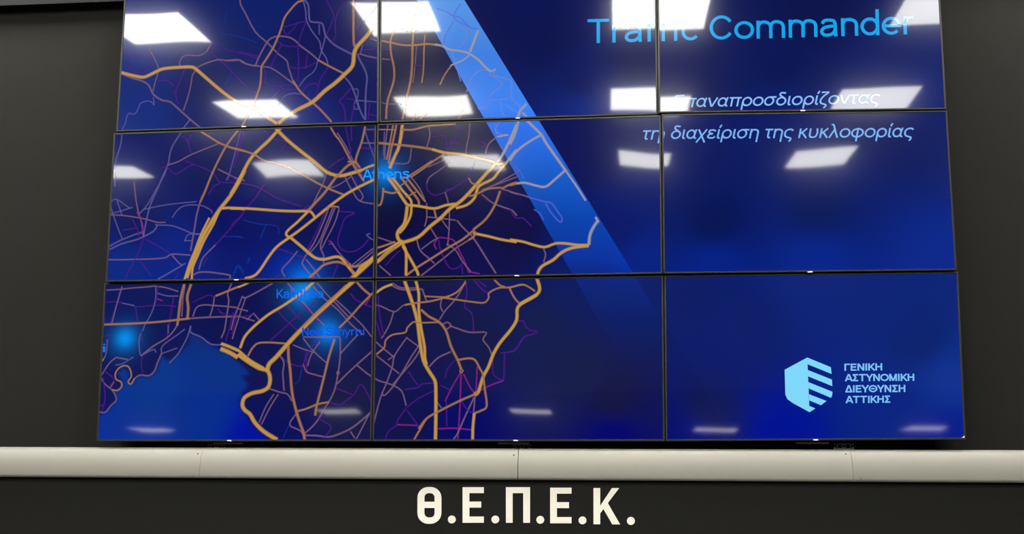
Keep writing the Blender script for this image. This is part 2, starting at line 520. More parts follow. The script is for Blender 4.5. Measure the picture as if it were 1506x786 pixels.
  'roads': '''
Y 13.1 -511,352 -524,250 -542,202 -560,159 -565,144
O 8.6 -515,318 -467,315 -400,330 -343,333 -276,336
P 6.8 -395,325 -390,286 -404,232
V 5.7 -286,336 -257,301 -276,263 -313,225
V 5.7 -380,280 -323,284 -313,225
O 10.3 -630,261 -524,248 -456,239 -380,225
Y 12.0 -380,225 -323,208 -256,200 -190,184 -133,168 -86,152 -58,154
O 8.6 -538,348 -548,290 -566,203 -570,164
O 6.8 -552,349 -571,232 -580,184
P 6.8 -576,349 -586,262 -590,184
L 5.7 -592,310 -595,203
L 5.7 -505,318 -519,250 -528,216
P 6.3 -471,234 -484,167 -551,168
V 5.7 -513,163 -541,144
O 5.7 -631,321 -544,317
Y 12.5 -574,106 -535,52 -506,8 -486,-21
Y 10.3 -552,101 -506,42 -472,3 -467,-21
O 9.7 -517,105 -473,46 -439,2 -434,-22
O 8.6 -493,104 -440,36 -406,-8
P 6.3 -479,114 -435,55 -411,6
O 5.7 -492,13 -449,36
O 5.7 -521,62 -488,85
O 7.4 -474,101 -417,139 -370,174 -318,206
O 6.3 -498,99 -464,118 -379,174
P 5.7 -398,145 -332,173 -294,191
Y 14.2 -486,-26 -490,-68 -499,-106 -523,-134 -527,-158 -517,-177 -503,-182
Y 10.3 -467,-26 -471,-69 -494,-116 -518,-144
Y 11.4 -486,-21 -434,-27 -368,-39 -320,-26 -274,-20
Y 14.2 -95,157 -105,148 -142,110 -180,68 -217,26 -255,-11 -302,-44 -339,-81 -386,-118 -437,-164 -508,-187
Y 15.7 -508,-187 -564,-224 -610,-265 -657,-298
Y 11.4 -58,152 -91,114 -114,86 -170,58 -184,30 -194,2 -226,-26 -273,-39
W 11.4 -9,328 -39,257 -67,200 -95,157
W 11.4 -9,213 -34,184 -58,152
K 5.7 -58,374 -100,316 -96,287
K 5.7 -96,292 -58,279 -39,281
W 7.4 -48,281 -96,273
P 7.4 -96,273 -133,240 -147,192
P 6.3 -214,339 -219,281 -228,233 -232,194
V 5.7 -323,245 -290,254 -247,243
V 5.7 -171,251 -147,245 -152,231 -171,231
P 6.3 -402,73 -388,102 -341,134 -294,172
V 6.3 -402,73 -397,44 -368,20 -321,33 -283,51 -246,74 -218,98 -190,174
P 6.3 -321,33 -311,4 -306,-20
V 5.7 -321,43 -283,47
O 6.8 -218,93 -203,69 -180,64
O 8.0 -217,12 -184,21 -133,43 -76,47
P 5.7 -170,30 -95,66 -9,112
P 5.7 -161,39 -9,93
O 8.6 -76,42 -39,60 -9,69
P 6.8 -76,42 -44,32 -9,17
O 9.7 -81,33 -104,-29 -142,-89 -198,-136
Y 10.8 -198,-150 -132,-165 -76,-180 -10,-192
O 8.6 -198,-136 -188,-150 -198,-169 -216,-178
O 9.1 -198,-140 -244,-177 -300,-209 -366,-250 -440,-296 -487,-330
P 7.4 -212,-178 -272,-214 -328,-260 -421,-331
P 8.0 -212,-150 -179,-197 -141,-259 -99,-326
P 7.4 -268,-92 -245,-121 -212,-154
O 8.0 -368,-42 -358,-80
P 6.3 -401,-13 -400,-80 -409,-118
P 6.3 -400,-75 -348,-81 -273,-92
P 6.3 -302,-34 -301,-101 -305,-176 -310,-204
P 6.3 -339,-81 -320,-110 -301,-134
M 6.3 -348,-166 -300,-172 -277,-186 -253,-234 -230,-281 -215,-323
P 6.3 -310,-195 -272,-224 -244,-271 -206,-318
M 6.3 -348,-166 -366,-194 -356,-218
V 6.3 -347,-175 -338,-223 -300,-298 -262,-299 -244,-280
P 6.3 -386,-118 -357,-166
P 6.3 -348,-166 -385,-189 -422,-217
P 6.8 -442,-174 -427,-221 -384,-260 -365,-279
Y 11.4 -503,-192 -488,-230 -487,-330
Y 11.4 -503,-201 -469,-258 -440,-310 -433,-331
O 8.6 -536,-182 -602,-204 -659,-217
O 8.6 -517,-187 -564,-228 -601,-256
P 6.3 -612,-161 -555,-181 -517,-191
V 5.7 -512,-220 -535,-238 -577,-285
P 6.8 -605,-284 -553,-329
Y 8.6 -658,-265 -620,-242 -564,-210 -517,-182
O 8.6 -592,58 -596,10 -605,-18 -624,-16
O 8.6 -597,44 -549,33 -520,47
M 6.8 -215,-318 -169,-326
V 5.7 -244,-290 -243,-327
P 7.4 -161,20 -114,-19 -67,-39 -30,-54 -9,-78
W 11.4 8,381 -6,324 -20,276 -39,238
W 11.4 18,362 55,322 98,277 116,243 158,180 204,112
W 8.6 204,112 249,44 286,-18
W 10.3 98,277 55,254 8,222 -20,194 -39,166
W 10.3 204,121 157,80 115,47 73,53 27,66 -11,64
O 9.1 -11,64 -39,56
P 7.4 -39,27 17,12 54,-2
U 7.4 54,-2 115,-19 138,-24 165,-62 184,-91 179,-110 156,-90 128,-52 115,-24
U 5.7 63,-51 91,-70 105,-99
V 6.3 -39,-44 -16,-87 17,-88 54,-126
U 5.7 -20,146 8,112 22,83
U 5.7 -20,122 3,117
Y 10.8 -39,-181 17,-191 54,-203 109,-216 155,-201 201,-202 247,-209 297,-210
W 12.5 297,-210 302,-168 316,-136 335,-108
W 10.0 326,-89 340,-113
Y 12.5 297,-213 228,-221 182,-240 145,-272 99,-297 81,-323 81,-339
P 6.8 104,-221 113,-249 104,-281
B 5.7 297,-214 329,-243
''',
  'bg': [(-482.9,-15.5,10,8,55),(-332.6,-167.8,10,8,65),(-184.8,-288.3,12,12,75),(-38.9,-172.9,12,10,65),(342.5,205.7,6,16,85),(396.3,-92.6,3,22,105),(535.8,-299.2,2,32,130),(-366.7,284.9,18,18,62),(221.3,-294.4,6,24,100)],
  'texts': [('τη',[525.8,243.6,79.4,-1.5,1.1,56.4],(125,180,245),0.21,0.118),('Athens',[-686.0,96.8,209.1,0.7,-0.9,44.2],(30,150,255),0,0.15)],
  'polys': [],
  'glows': [(-584.0,122.7,68.4,0,0.2,0.75)],
  'band': [((-563.6,1108.8),(-356.5,1099.8),[0.0939,0.2989,0.6727]),((-437.9,879.4),(-222.7,871.0),[0.0807,0.2771,0.6803]),((-314.6,654.3),(-91.4,646.6),[0.0445,0.199,0.6502]),((-176.4,402.1),(55.7,395.3),[0.0386,0.2098,0.7911]),((-142.3,339.9),(91.9,333.3),[0.0259,0.156,0.7506]),((-24.4,124.7),(217.3,118.9),[0.0055,0.101,0.4974]),((91.3,-86.7),(340.4,-91.5),[0,0.0484,0.296]),((188.9,-264.8),(444.2,-268.8),[0,0.0213,0.2029]),((229.1,-338.2),(486.9,-341.8),[0,0.0084,0.0944]),((332.5,-526.9),(596.8,-529.6),[0,0.002,0.0174]),((426.4,-698.3),(696.5,-700.1),[0,0,0])],
  'mark': (-10.0,-337.7),
 },
 (1, 2): {
  'o': [1.2233,0.0,2.621],
  'ex': [0.99999,0.00337,-0.0],
  'n': [0.00337,-0.99999,0.00078],
  'quad': [(-598.2,354.9),(588.9,339.0),(587.8,-340.0),(-605.6,-338.1)],
  'roads': '''
''',
  'bg': [(-526.1,107.9,6,22,95),(33.8,-50.4,3,22,92),(547.3,230.1,12,28,100),(544.1,-288.5,8,40,140),(-395.0,-303.5,0,32,135),(22.8,-309.4,2,36,140),(-390.1,-129.9,2,18,85),(328.8,294.5,14,24,90)],
  'texts': [('τη',[-669.9,243.0,77.9,-1.3,1.1,56.5],(125,180,245),0.21,0.118),('διαχείριση της κυκλοφορίας',[-564.6,243.4,1006.6,-16.6,1.3,56.4],(125,180,245),0.21,0.118)],
  'polys': [],
  'glows': [],
  'mark': (-3.3,-338.7),
 },
 (2, 0): {
  'o': [-1.2078,0.0,1.9273],
  'ex': [1.0,0.0,-0.0],
  'n': [0.0,-0.99894,0.04595],
  'quad': [(-618.9,350.6),(591.0,348.4),(598.6,-339.3),(-599.0,-339.5)],
  'roads': '''
P 6.3 -608,319 -547,322 -485,328 -424,331 -384,336
V 5.7 -604,266 -542,265 -469,244 -398,248 -337,248 -286,242
L 5.7 -532,260 -474,249
V 6.3 -546,315 -553,270 -564,220 -580,166
P 6.3 -537,335 -556,250 -571,171
O 9.1 -611,166 -514,168 -433,171 -352,176 -282,183 -221,189
P 8.0 -221,189 -151,193 -71,195 -6,195
V 5.7 -612,311 -610,221 -601,171
V 6.3 -469,244 -454,174
L 6.3 -384,333 -380,288 -387,238 -404,194 -418,169 -430,135
P 6.3 -384,333 -342,328 -280,309
L 6.3 -376,303 -329,290 -279,289
M 6.3 -374,278 -348,268
V 6.3 -299,287 -305,228 -311,168 -317,109
V 5.7 -374,338 -378,258
L 5.7 -316,163 -313,124
O 10.8 -255,342 -266,287 -270,232 -272,188 -275,158
O 11.4 -224,341 -238,286 -230,237 -231,187
P 6.8 -251,337 -257,277 -257,197
P 7.4 -275,158 -298,124 -326,99 -375,70 -418,36 -427,26
L 6.3 -435,130 -442,90 -433,36 -422,26
V 5.7 -435,135 -427,90
L 6.3 -423,31 -374,55 -363,41
V 5.7 -422,26 -425,-8 -414,-47
L 6.3 -239,143 -277,114 -335,70 -337,36
L 6.8 -214,157 -226,108 -244,69 -266,30 -299,-4
L 5.7 -337,36 -268,60
P 7.4 -337,36 -354,-8 -362,-37 -386,-59 -426,-56 -450,-71
O 6.8 -450,-71 -464,-95 -478,-84 -466,-66 -467,-47 -479,-22 -500,-15 -525,-27 -538,-51 -531,-75 -510,-85 -505,-105 -522,-122 -548,-119
P 6.8 -548,-119 -536,-134 -524,-163 -547,-187 -570,-216 -601,-213
P 6.3 -538,22 -567,-2 -594,-46 -602,-65 -580,-95 -548,-119
P 6.3 -487,12 -518,17 -538,22
V 6.8 -590,-36 -541,-75 -564,-104
V 6.8 -592,-65 -575,-153 -586,-211
V 8.6 -597,-191 -573,-182
P 5.7 -540,-85 -558,-114
V 6.3 -597,116 -567,121
L 6.3 -586,101 -586,42 -598,8
L 5.7 -541,-12 -511,-7 -462,22
O 5.7 -603,3 -594,18
L 7.4 -214,157 -212,128 -166,108 -124,78 -94,73 -74,73
Y 12.8 -74,78 -33,63 2,48
Y 17.1 -75,56 -32,38 4,17
P 6.8 -207,197 -194,236 -164,248 -114,245 -53,240 -8,234
P 6.8 -116,285 -119,245 -131,196
O 9.1 -111,287 -67,304 -13,326
P 7.4 -39,349 -57,299 -50,264 -56,195 -62,136 -75,102
V 5.7 -211,261 -147,290 -116,285
V 5.7 -98,230 -71,205
V 5.7 -92,215 -31,200
V 6.3 -27,215 -38,156 -54,87
V 6.3 -8,234 -26,116
Y 16.0 3,31 50,-1 101,-30 136,-40 150,-69 146,-108 120,-127 76,-136 43,-155 35,-184 46,-207 71,-226 93,-260 134,-298 194,-333
Y 11.4 2,50 59,4 120,-30
Y 11.4 331,351 283,305 230,266 187,237 138,208 100,179 62,145 29,106 12,57
Y 8.6 -13,324 22,338 51,355
P 7.4 142,341 83,307 25,278 9,284
P 6.3 9,284 -4,244 -21,195 -33,136
P 6.3 25,278 8,224 -13,146 -25,97
P 6.3 -8,230 38,219
P 6.3 -6,197 9,194 70,174
P 6.3 63,209 90,179
P 5.7 63,209 35,180
V 5.7 9,194 69,204
O 8.0 48,23 66,57 90,78 135,81 184,78 219,75
Y 17.7 514,358 452,303 404,259 347,206 299,157 252,109 214,66 172,17 144,-11 136,-40
O 7.4 466,327 414,274 356,220 280,143
V 6.3 144,90 192,134 249,187 306,231 344,270
V 6.3 168,222 209,178 261,133
V 6.3 211,242 269,182
V 6.3 255,261 317,211 358,162
P 6.3 202,351 212,336 244,300
P 6.3 275,261 306,226 343,186 379,152
P 6.3 331,349 383,289 424,249 476,195 491,180
P 6.3 322,324 374,269 435,220 486,165 547,111
P 6.3 424,264 464,229 505,189 546,150 586,101
V 6.8 300,152 386,225 442,293
O 9.7 505,351 540,312 576,282
O 8.6 585,291 533,238 495,194 443,141
V 6.3 487,292 512,263 562,238 587,230
M 6.3 576,277 553,238
P 6.8 527,112 499,83 452,30
P 6.8 287,104 331,103 449,102
P 7.4 449,98 452,30 450,-13 445,-56 437,-109 420,-156 392,-204 365,-251 337,-284 309,-307
O 9.7 425,93 403,16 387,-61 370,-137 358,-194 354,-232
P 6.3 287,99 323,55 364,16 394,-8
P 6.3 244,70 294,50 339,36
V 6.8 352,84 314,45 306,-3 318,-51 377,-66
P 6.3 362,84 325,26 312,-22
P 6.3 292,-12 308,-46 338,-56 387,-70
V 6.8 192,22 228,-7 278,-22 296,-3 304,36
P 7.4 187,27 208,-7 205,-50 214,-127
O 11.4 224,66 227,17 237,-41 248,-127 265,-194 288,-260 304,-298 313,-333
P 6.8 149,-117 194,-132 229,-141 250,-170
P 6.3 170,-141 138,-193 112,-260
P 6.3 190,-141 158,-193 122,-269
O 8.0 276,-213 314,-203 362,-184 411,-175
P 6.8 276,-217 244,-269 289,-293 310,-316
B 5.7 244,-269 218,-326
P 8.0 310,-314 368,-316 416,-321 464,-307 520,-279 581,-228 600,-209
P 6.3 507,-298 527,-326
P 6.3 586,-223 559,-279 532,-333
P 7.4 442,-99 493,-47 550,5 593,43
P 6.8 526,-19 562,-48 596,-72
V 6.3 442,-118 506,-142 516,-147 544,-100 574,-138 595,-185
V 6.3 411,-175 459,-185 507,-152
V 6.3 365,-241 424,-279 397,-321
P 6.3 439,-52 445,-45 451,-52 445,-58 439,-52
B 5.7 261,-98 280,-79 287,-22
''',
  'bg': [(-472.1,308.6,10,22,90),(-352.0,-79.9,14,22,85),(81.5,-312.1,10,18,90),(307.2,-83.1,16,18,75),(458.7,-198.6,20,22,68),(258.1,-312.2,8,14,90),(-41.9,303.3,8,14,80),(381.2,298.0,12,16,70)],
  'texts': [('Kallithea',[162.8,273.8,206.8,-1.2,-1.9,39.6],(15,105,235),0,0.14),('Nea Smyrni',[282.1,108.7,272.2,0.0,-1.5,35.3],(15,85,225),0,0.14),('i',[-601.3,44.1,11.4,-0.1,-2.9,35.8],(15,120,230),0,0.15)],
  'polys': [],
  'glows': [(279.1,299.3,68.4,0,0.25,0.85),(393.8,123.3,62.7,0,0.2,0.8),(-506.0,104.4,54.15,0,0.27,0.8)],
  'sea': [(-624.4,-229.8),(-570.0,-218.4),(-544.2,-188.6),(-522.0,-162.7),(-533.4,-133.6),(-503.4,-104.7),(-505.6,-75.5),(-527.7,-51.1),(-499.3,-26.9),(-477.2,-51.4),(-482.7,-85.4),(-463.4,-100.0),(-426.0,-61.4),(-385.5,-64.5),(-352.3,-37.5),(-336.6,25.8),(-299.5,-0.8),(-261.4,30.2),(-219.0,73.8),(-212.1,122.8),(-165.6,102.8),(-123.7,73.1),(-74.3,48.3),(-20.8,18.7),(20.6,-15.4),(57.1,-49.5),(23.4,-68.5),(54.7,-97.5),(27.1,-135.8),(19.8,-183.5),(51.9,-231.2),(83.8,-278.6),(124.4,-306.9),(175.2,-349.2),(-601.4,-383.8)],
  'seac': [(-352.0,-79.9,6,54,140),(-546.7,-311.8,8,48,150),(-53.6,-22.9,6,48,132),(81.5,-312.1,2,18,158),(-131.5,-225.9,5,46,142),(-185.3,155.2,10,42,120)],
  'mark': (-13.4,-336.6),
 },
 (2, 1): {
  'o': [0.009,0.0,1.928],
  'ex': [1.0,0.0,-0.0],
  'n': [0.0,-0.99894,0.04595],
  'quad': [(-622.5,347.7),(608.9,352.1),(599.3,-339.3),(-615.0,-340.0)],
  'roads': '''
Y 13.7 -498,352 -471,282 -450,222 -434,162 -422,79 -406,0 -380,-48 -355,-87 -350,-126 -348,-231 -348,-333
Y 11.4 -448,351 -431,286 -430,217 -418,137 -402,59 -399,10 -391,-19
Y 10.3 -626,284 -587,313 -547,328
P 7.4 -557,328 -517,307 -467,302 -417,306
P 6.8 -547,333 -507,312 -442,311
P 7.4 -417,306 -396,251
O 6.8 -406,274 -337,270 -297,270
O 8.0 -490,237 -436,246 -386,251 -327,265 -268,289 -229,333
O 7.4 -327,267 -258,256 -198,247 -149,243 -130,263 -130,282 -110,297 -81,307 -42,308 7,318 22,318
P 6.8 -229,343 -248,299 -277,254 -316,210 -340,171
P 6.3 -332,260 -336,230 -326,206
V 6.8 -229,333 -223,279 -233,229 -203,199 -194,155 -194,116
V 7.4 -195,343 -160,303 -130,282
V 6.3 -180,343 -140,312
O 8.0 -111,347 -81,317 -61,311
O 7.4 -42,306 -22,266 2,236
Y 13.1 76,275 19,243 -7,217 -10,168 -36,124 -80,71 -108,23 -128,-30 -151,-74 -170,-136 -184,-145
O 10.3 -420,216 -385,186 -340,161 -310,122 -289,58 -259,-1 -244,-39
O 6.8 -434,159 -340,161
P 6.8 -325,151 -306,161 -290,146 -310,129
P 7.4 -296,146 -256,131 -217,118 -194,116
P 6.8 -194,116 -138,115 -153,86 -128,52 -113,18
O 8.6 -259,-1 -215,6 -186,-1 -166,-35 -151,-64 -144,-117 -134,-193 -155,-212 -186,-224
Y 11.4 -186,-224 -191,-278 -192,-333
P 7.4 -381,-29 -342,10 -289,34
O 7.4 -608,26 -575,55 -570,85 -541,109 -487,118 -478,138 -454,162 -434,162
P 6.8 -655,249 -594,233 -534,208 -495,237 -436,246
P 6.8 -539,208 -553,158 -581,104 -591,95
V 6.3 -606,278 -604,228 -592,159 -576,100
V 6.3 -613,169 -586,90
P 6.8 -422,69 -460,10 -498,-57 -536,-115 -569,-149 -579,-139
P 6.8 -412,64 -440,10 -488,-48 -536,-106
P 6.3 -477,94 -422,54
P 6.8 -651,115 -590,60 -529,11
P 6.3 -608,21 -558,-18 -508,-57
P 6.8 -477,99 -529,21 -538,-28 -561,-96 -584,-154 -601,-221 -614,-278
P 6.8 -646,-37 -605,-81 -546,-101 -496,-130 -475,-192
P 5.7 -558,1 -529,21
V 6.3 -648,22 -608,26
V 6.8 -482,-125 -428,-116 -409,-101 -360,-97
V 6.3 -469,-48 -428,-106
V 6.3 -475,-202 -427,-164 -359,-130
V 6.8 -475,-202 -508,-250 -512,-269
M 6.8 -512,-271 -425,-274
V 6.3 -512,-273 -550,-302 -559,-333
V 6.3 -470,-212 -420,-278
O 8.0 -438,-333 -391,-250
O 9.1 -420,-288 -386,-245 -338,-217 -252,-174 -184,-145
L 6.8 -344,-178 -324,-202
M 6.8 -337,-288 -270,-286 -193,-293
V 6.3 -305,-174 -301,-278
M 6.3 -310,-174 -282,-116 -244,-49
M 6.8 -244,-49 -247,-193 -254,-333
M 6.3 -234,-59 -204,-117 -184,-141
M 6.3 -176,-30 -180,-136
P 7.4 -186,-155 -222,-231 -255,-307 -274,-333
P 6.8 -184,-155 -191,-241
M 6.8 -175,-136 -117,-107 -64,-88
V 6.8 -64,-88 -60,27
V 6.3 -108,13 -108,-60 -69,-88
V 6.3 -79,27 -21,38 19,90
V 6.3 -242,-174 -213,-212 -188,-226
V 5.7 -269,0 -302,-39 -312,-78
V 5.7 -331,-106 -291,-126
O 5.7 -250,-47 -243,-40 -236,-47 -243,-54 -250,-47
O 6.8 -190,-144 -182,-136 -173,-144 -182,-151 -190,-144
V 6.8 -7,163 19,163
Y 13.7 74,351 88,300 68,270 5,236
O 7.4 -39,306 10,320 39,310 68,290
P 7.4 -39,301 -19,261 5,236
V 6.3 -11,165 20,161 25,143 49,123 76,118 59,107 20,94 1,65 -18,36 -38,32
''',
  'bg': [(-477.0,233.8,16,18,70),(-182.5,85.0,17,22,72),(105.5,140.2,18,28,80),(247.0,-61.1,20,28,75),(386.4,-174.4,20,22,68),(-178.4,-313.2,5,8,100),(384.4,-313.4,4,6,110),(-523.6,-256.6,16,18,75),(477.9,252.1,6,26,100),(221.3,313.5,10,26,95),(-10.0,316.5,14,20,85)],
  'texts': [],
  'polys': [],
  'glows': [],
  'band': [((-580.2,1843.1),(-369.2,1834.0),[0.0939,0.2989,0.6727]),((-450.1,1604.6),(-231.4,1596.2),[0.0807,0.2771,0.6803]),((-323.1,1371.6),(-96.8,1363.9),[0.0445,0.199,0.6502]),((-181.5,1111.9),(53.1,1105.1),[0.0386,0.2098,0.7911]),((-146.7,1048.0),(90.0,1041.5),[0.0259,0.156,0.7506]),((-26.7,827.8),(217.2,822.1),[0.0055,0.101,0.4974]),((90.7,612.4),(341.4,607.7),[0,0.0484,0.296]),((189.3,431.7),(445.7,427.7),[0,0.0213,0.2029]),((229.8,357.4),(488.5,353.8),[0,0.0084,0.0944]),((333.6,166.9),(598.4,164.2),[0,0.002,0.0174]),((427.6,-5.5),(697.8,-7.3),[0,0,0])],
  'ground': [((480.0,368.5),(848.4,363.3),[0,0.001,0.014]),((548.0,251.2),(913.5,246.9),[0,0.001,0.014]),((648.3,78.1),(1009.7,75.0),[0,0.001,0.014]),((746.8,-91.9),(1104.1,-93.6),[0,0.001,0.014]),((835.5,-244.9),(1189.1,-245.5),[0,0.001,0.0011666666666666672])],
  'mark': (-12.4,-336.6),
 },
 (2, 2): {
  'o': [1.22,0.0,1.9303],
  'ex': [1.0,0.0,-0.0],
  'n': [0.0,-0.99894,0.04595],
  'quad': [(-598.6,349.8),(599.8,347.4),(579.1,-335.0),(-608.4,-341.6)],
  'roads': '''
''',
  'bg': [(-535.8,218.6,8,26,100),(-259.2,129.9,8,28,105),(294.5,209.3,8,34,118),(25.2,298.0,8,34,122),(-436.7,-205.6,12,22,85),(-495.0,-315.8,2,14,115),(-140.7,-315.9,0,18,150),(268.6,-207.5,8,36,130),(542.6,-99.1,14,50,145),(526.6,-316.2,5,28,140),(420.6,67.6,8,34,112)],
  'texts': [('ΓΕΝΙΚΗ',[120.7,-57.7,150.3,1.0,1.5,28.9],(125,195,250),0,0.185),('ΑΣΤΥΝΟΜΙΚΗ',[120.1,-100.5,274.5,0.5,1.6,29.1],(125,195,250),0,0.185),('ΔΙΕΥΘΥΝΣΗ',[118.7,-145.8,237.8,0.9,1.6,29.0],(125,195,250),0,0.185),('ΑΤΤΙΚΗΣ',[118.1,-189.1,176.5,1.3,1.6,28.9],(125,195,250),0,0.185)],
  'polys': [[(-118.3,-52.0),(-24.9,-2.5),(-26.9,-225.1),(-92.2,-187.6),(-112.3,-172.4),(-119.9,-154.2)],[(-24.9,-2.5),(67.4,-42.8),(68.9,-70.2),(-25.0,-30.0)],[(-25.6,-53.8),(68.9,-93.2),(69.2,-119.9),(-25.7,-79.4)],[(-25.6,-103.1),(68.6,-142.9),(65.9,-159.7),(60.8,-167.0),(-25.7,-128.6)],[(-25.7,-152.2),(42.9,-180.2),(20.2,-196.9),(-25.7,-177.5)],[(-26.8,-199.8),(-3.0,-210.1),(-26.9,-225.1)]],
  'glows': [],
  'ground': [((-731.0,366.2),(-362.6,361.0),[0,0.001,0.014]),((-663.0,248.9),(-297.4,244.6),[0,0.001,0.014]),((-562.7,75.8),(-201.3,72.8),[0,0.001,0.014]),((-464.2,-94.2),(-106.9,-95.9),[0,0.001,0.014]),((-375.5,-247.2),(-21.9,-247.8),[0,0.001,0.0011666666666666672])],
  'mark': (-8.1,-336.1),
 },
}
SIGN = [('letter',[[(-0.3542,1.4026),(-0.3454,1.4018),(-0.3369,1.3993),(-0.329,1.3953),(-0.3222,1.3899),(-0.3165,1.3833),(-0.3123,1.3758),(-0.3096,1.3676),(-0.3087,1.3591),(-0.3081,1.2982),(-0.3089,1.2897),(-0.3114,1.2815),(-0.3154,1.274),(-0.3209,1.2674),(-0.3277,1.262),(-0.3354,1.2579),(-0.3438,1.2554),(-0.3525,1.2545),(-0.3615,1.2544),(-0.3703,1.2552),(-0.3787,1.2576),(-0.3866,1.2616),(-0.3934,1.2669),(-0.3991,1.2735),(-0.4034,1.281),(-0.406,1.2891),(-0.407,1.2976),(-0.4078,1.3586),(-0.407,1.3672),(-0.4046,1.3754),(-0.4005,1.383),(-0.395,1.3896),(-0.3882,1.3951),(-0.3804,1.3992),(-0.372,1.4017),(-0.3632,1.4026)],[(-0.3792,1.3602),(-0.3789,1.3636),(-0.3779,1.3669),(-0.3763,1.37),(-0.3741,1.3726),(-0.3714,1.3748),(-0.3683,1.3764),(-0.3649,1.3774),(-0.3614,1.3778),(-0.3546,1.3778),(-0.3511,1.3775),(-0.3477,1.3765),(-0.3446,1.3749),(-0.3418,1.3728),(-0.3396,1.3701),(-0.3379,1.3671),(-0.3368,1.3638),(-0.3364,1.3604),(-0.3363,1.343),(-0.379,1.3428)],[(-0.3787,1.3181),(-0.336,1.3183),(-0.3358,1.2973),(-0.3361,1.2939),(-0.3371,1.2906),(-0.3387,1.2876),(-0.3409,1.285),(-0.3436,1.2828),(-0.3467,1.2812),(-0.3501,1.2802),(-0.3536,1.2798),(-0.3603,1.2798),(-0.3638,1.2801),(-0.3672,1.281),(-0.3703,1.2826),(-0.3731,1.2848),(-0.3753,1.2874),(-0.377,1.2904),(-0.3781,1.2936),(-0.3785,1.297)]]),('dot',[[(-0.2485,1.2725),(-0.249,1.2685),(-0.2506,1.2647),(-0.2531,1.2615),(-0.2564,1.259),(-0.2603,1.2575),(-0.2644,1.2569),(-0.2686,1.2574),(-0.2725,1.2589),(-0.2758,1.2614),(-0.2784,1.2646),(-0.28,1.2683),(-0.2806,1.2723),(-0.2801,1.2763),(-0.2785,1.2801),(-0.276,1.2833),(-0.2727,1.2858),(-0.2688,1.2874),(-0.2647,1.2879),(-0.2605,1.2874),(-0.2566,1.2859),(-0.2533,1.2835),(-0.2507,1.2803),(-0.2491,1.2765)]]),('letter',[[(-0.2207,1.4024),(-0.1333,1.4027),(-0.1332,1.3788),(-0.1929,1.3785),(-0.1927,1.3444),(-0.1435,1.3447),(-0.1434,1.3208),(-0.1926,1.3205),(-0.1924,1.2844),(-0.1329,1.2848),(-0.1328,1.2603),(-0.2198,1.2597)]]),('dot',[[(-0.0695,1.2737),(-0.07,1.2697),(-0.0716,1.2659),(-0.0742,1.2627),(-0.0774,1.2602),(-0.0813,1.2587),(-0.0854,1.2581),(-0.0895,1.2586),(-0.0934,1.2601),(-0.0967,1.2626),(-0.0992,1.2658),(-0.1008,1.2695),(-0.1014,1.2735),(-0.1008,1.2775),(-0.0992,1.2812),(-0.0967,1.2844),(-0.0934,1.2869),(-0.0896,1.2885),(-0.0855,1.289),(-0.0813,1.2885),(-0.0775,1.287),(-0.0742,1.2846),(-0.0717,1.2814),(-0.0701,1.2777)]]),('letter',[[(-0.0418,1.4031),(0.0568,1.4035),(0.0563,1.2616),(0.0291,1.2614),(0.0293,1.3795),(-0.0144,1.3793),(-0.0144,1.2611),(-0.0418,1.2609)]]),('dot',[[(0.1141,1.2734),(0.1135,1.2694),(0.1119,1.2657),(0.1094,1.2625),(0.1061,1.26),(0.1023,1.2585),(0.0982,1.2579),(0.0941,1.2584),(0.0903,1.2599),(0.0871,1.2624),(0.0846,1.2655),(0.083,1.2692),(0.0825,1.2732),(0.083,1.2772),(0.0846,1.2809),(0.0872,1.2842),(0.0904,1.2866),(0.0943,1.2882),(0.0984,1.2887),(0.1025,1.2882),(0.1063,1.2867),(0.1095,1.2843),(0.112,1.2811),(0.1136,1.2774)]]),('letter',[[(0.1394,1.4016),(0.2263,1.402),(0.2261,1.3782),(0.1665,1.3779),(0.1663,1.3441),(0.2155,1.3443),(0.2153,1.3206),(0.1662,1.3204),(0.1659,1.2845),(0.2252,1.2849),(0.225,1.2606),(0.1386,1.26)]]),('dot',[[(0.2854,1.2724),(0.2848,1.2684),(0.2832,1.2647),(0.2807,1.2615),(0.2774,1.2591),(0.2736,1.2575),(0.2695,1.2569),(0.2655,1.2574),(0.2617,1.259),(0.2585,1.2614),(0.256,1.2645),(0.2545,1.2682),(0.254,1.2722),(0.2546,1.2762),(0.2562,1.2799),(0.2587,1.2831),(0.262,1.2856),(0.2658,1.2871),(0.2699,1.2877),(0.2739,1.2872),(0.2777,1.2857),(0.2809,1.2832),(0.2834,1.2801),(0.2849,1.2764)]]),('letter',[[(0.3157,1.4009),(0.3428,1.401),(0.3419,1.3306),(0.3902,1.4012),(0.4194,1.4013),(0.3726,1.3415),(0.4208,1.2576),(0.3896,1.2574),(0.3548,1.3178),(0.3415,1.3006),(0.3409,1.2578),(0.314,1.2576)]]),('dot',[[(0.4805,1.2715),(0.4798,1.2675),(0.4782,1.2637),(0.4756,1.2605),(0.4723,1.2579),(0.4684,1.2564),(0.4643,1.2558),(0.4602,1.2563),(0.4563,1.2578),(0.4531,1.2603),(0.4506,1.2635),(0.4491,1.2673),(0.4486,1.2713),(0.4492,1.2754),(0.4509,1.2792),(0.4535,1.2824),(0.4568,1.2849),(0.4607,1.2865),(0.4648,1.2871),(0.4689,1.2866),(0.4727,1.285),(0.476,1.2826),(0.4785,1.2794),(0.48,1.2756)]])]


# ---------------------------------------------------------------- display panels
ROAD = {'Y': (196, 150, 66, .95), 'O': (162, 113, 74, .9), 'P': (122, 90, 114, .82), 'L': (98, 90, 148, .74), 'V': (74, 22, 130, .85),
        'M': (128, 30, 132, .9), 'B': (10, 54, 152, .6), 'W': (156, 152, 156, .92), 'K': (112, 130, 206, .8), 'U': (86, 98, 212, .7)}


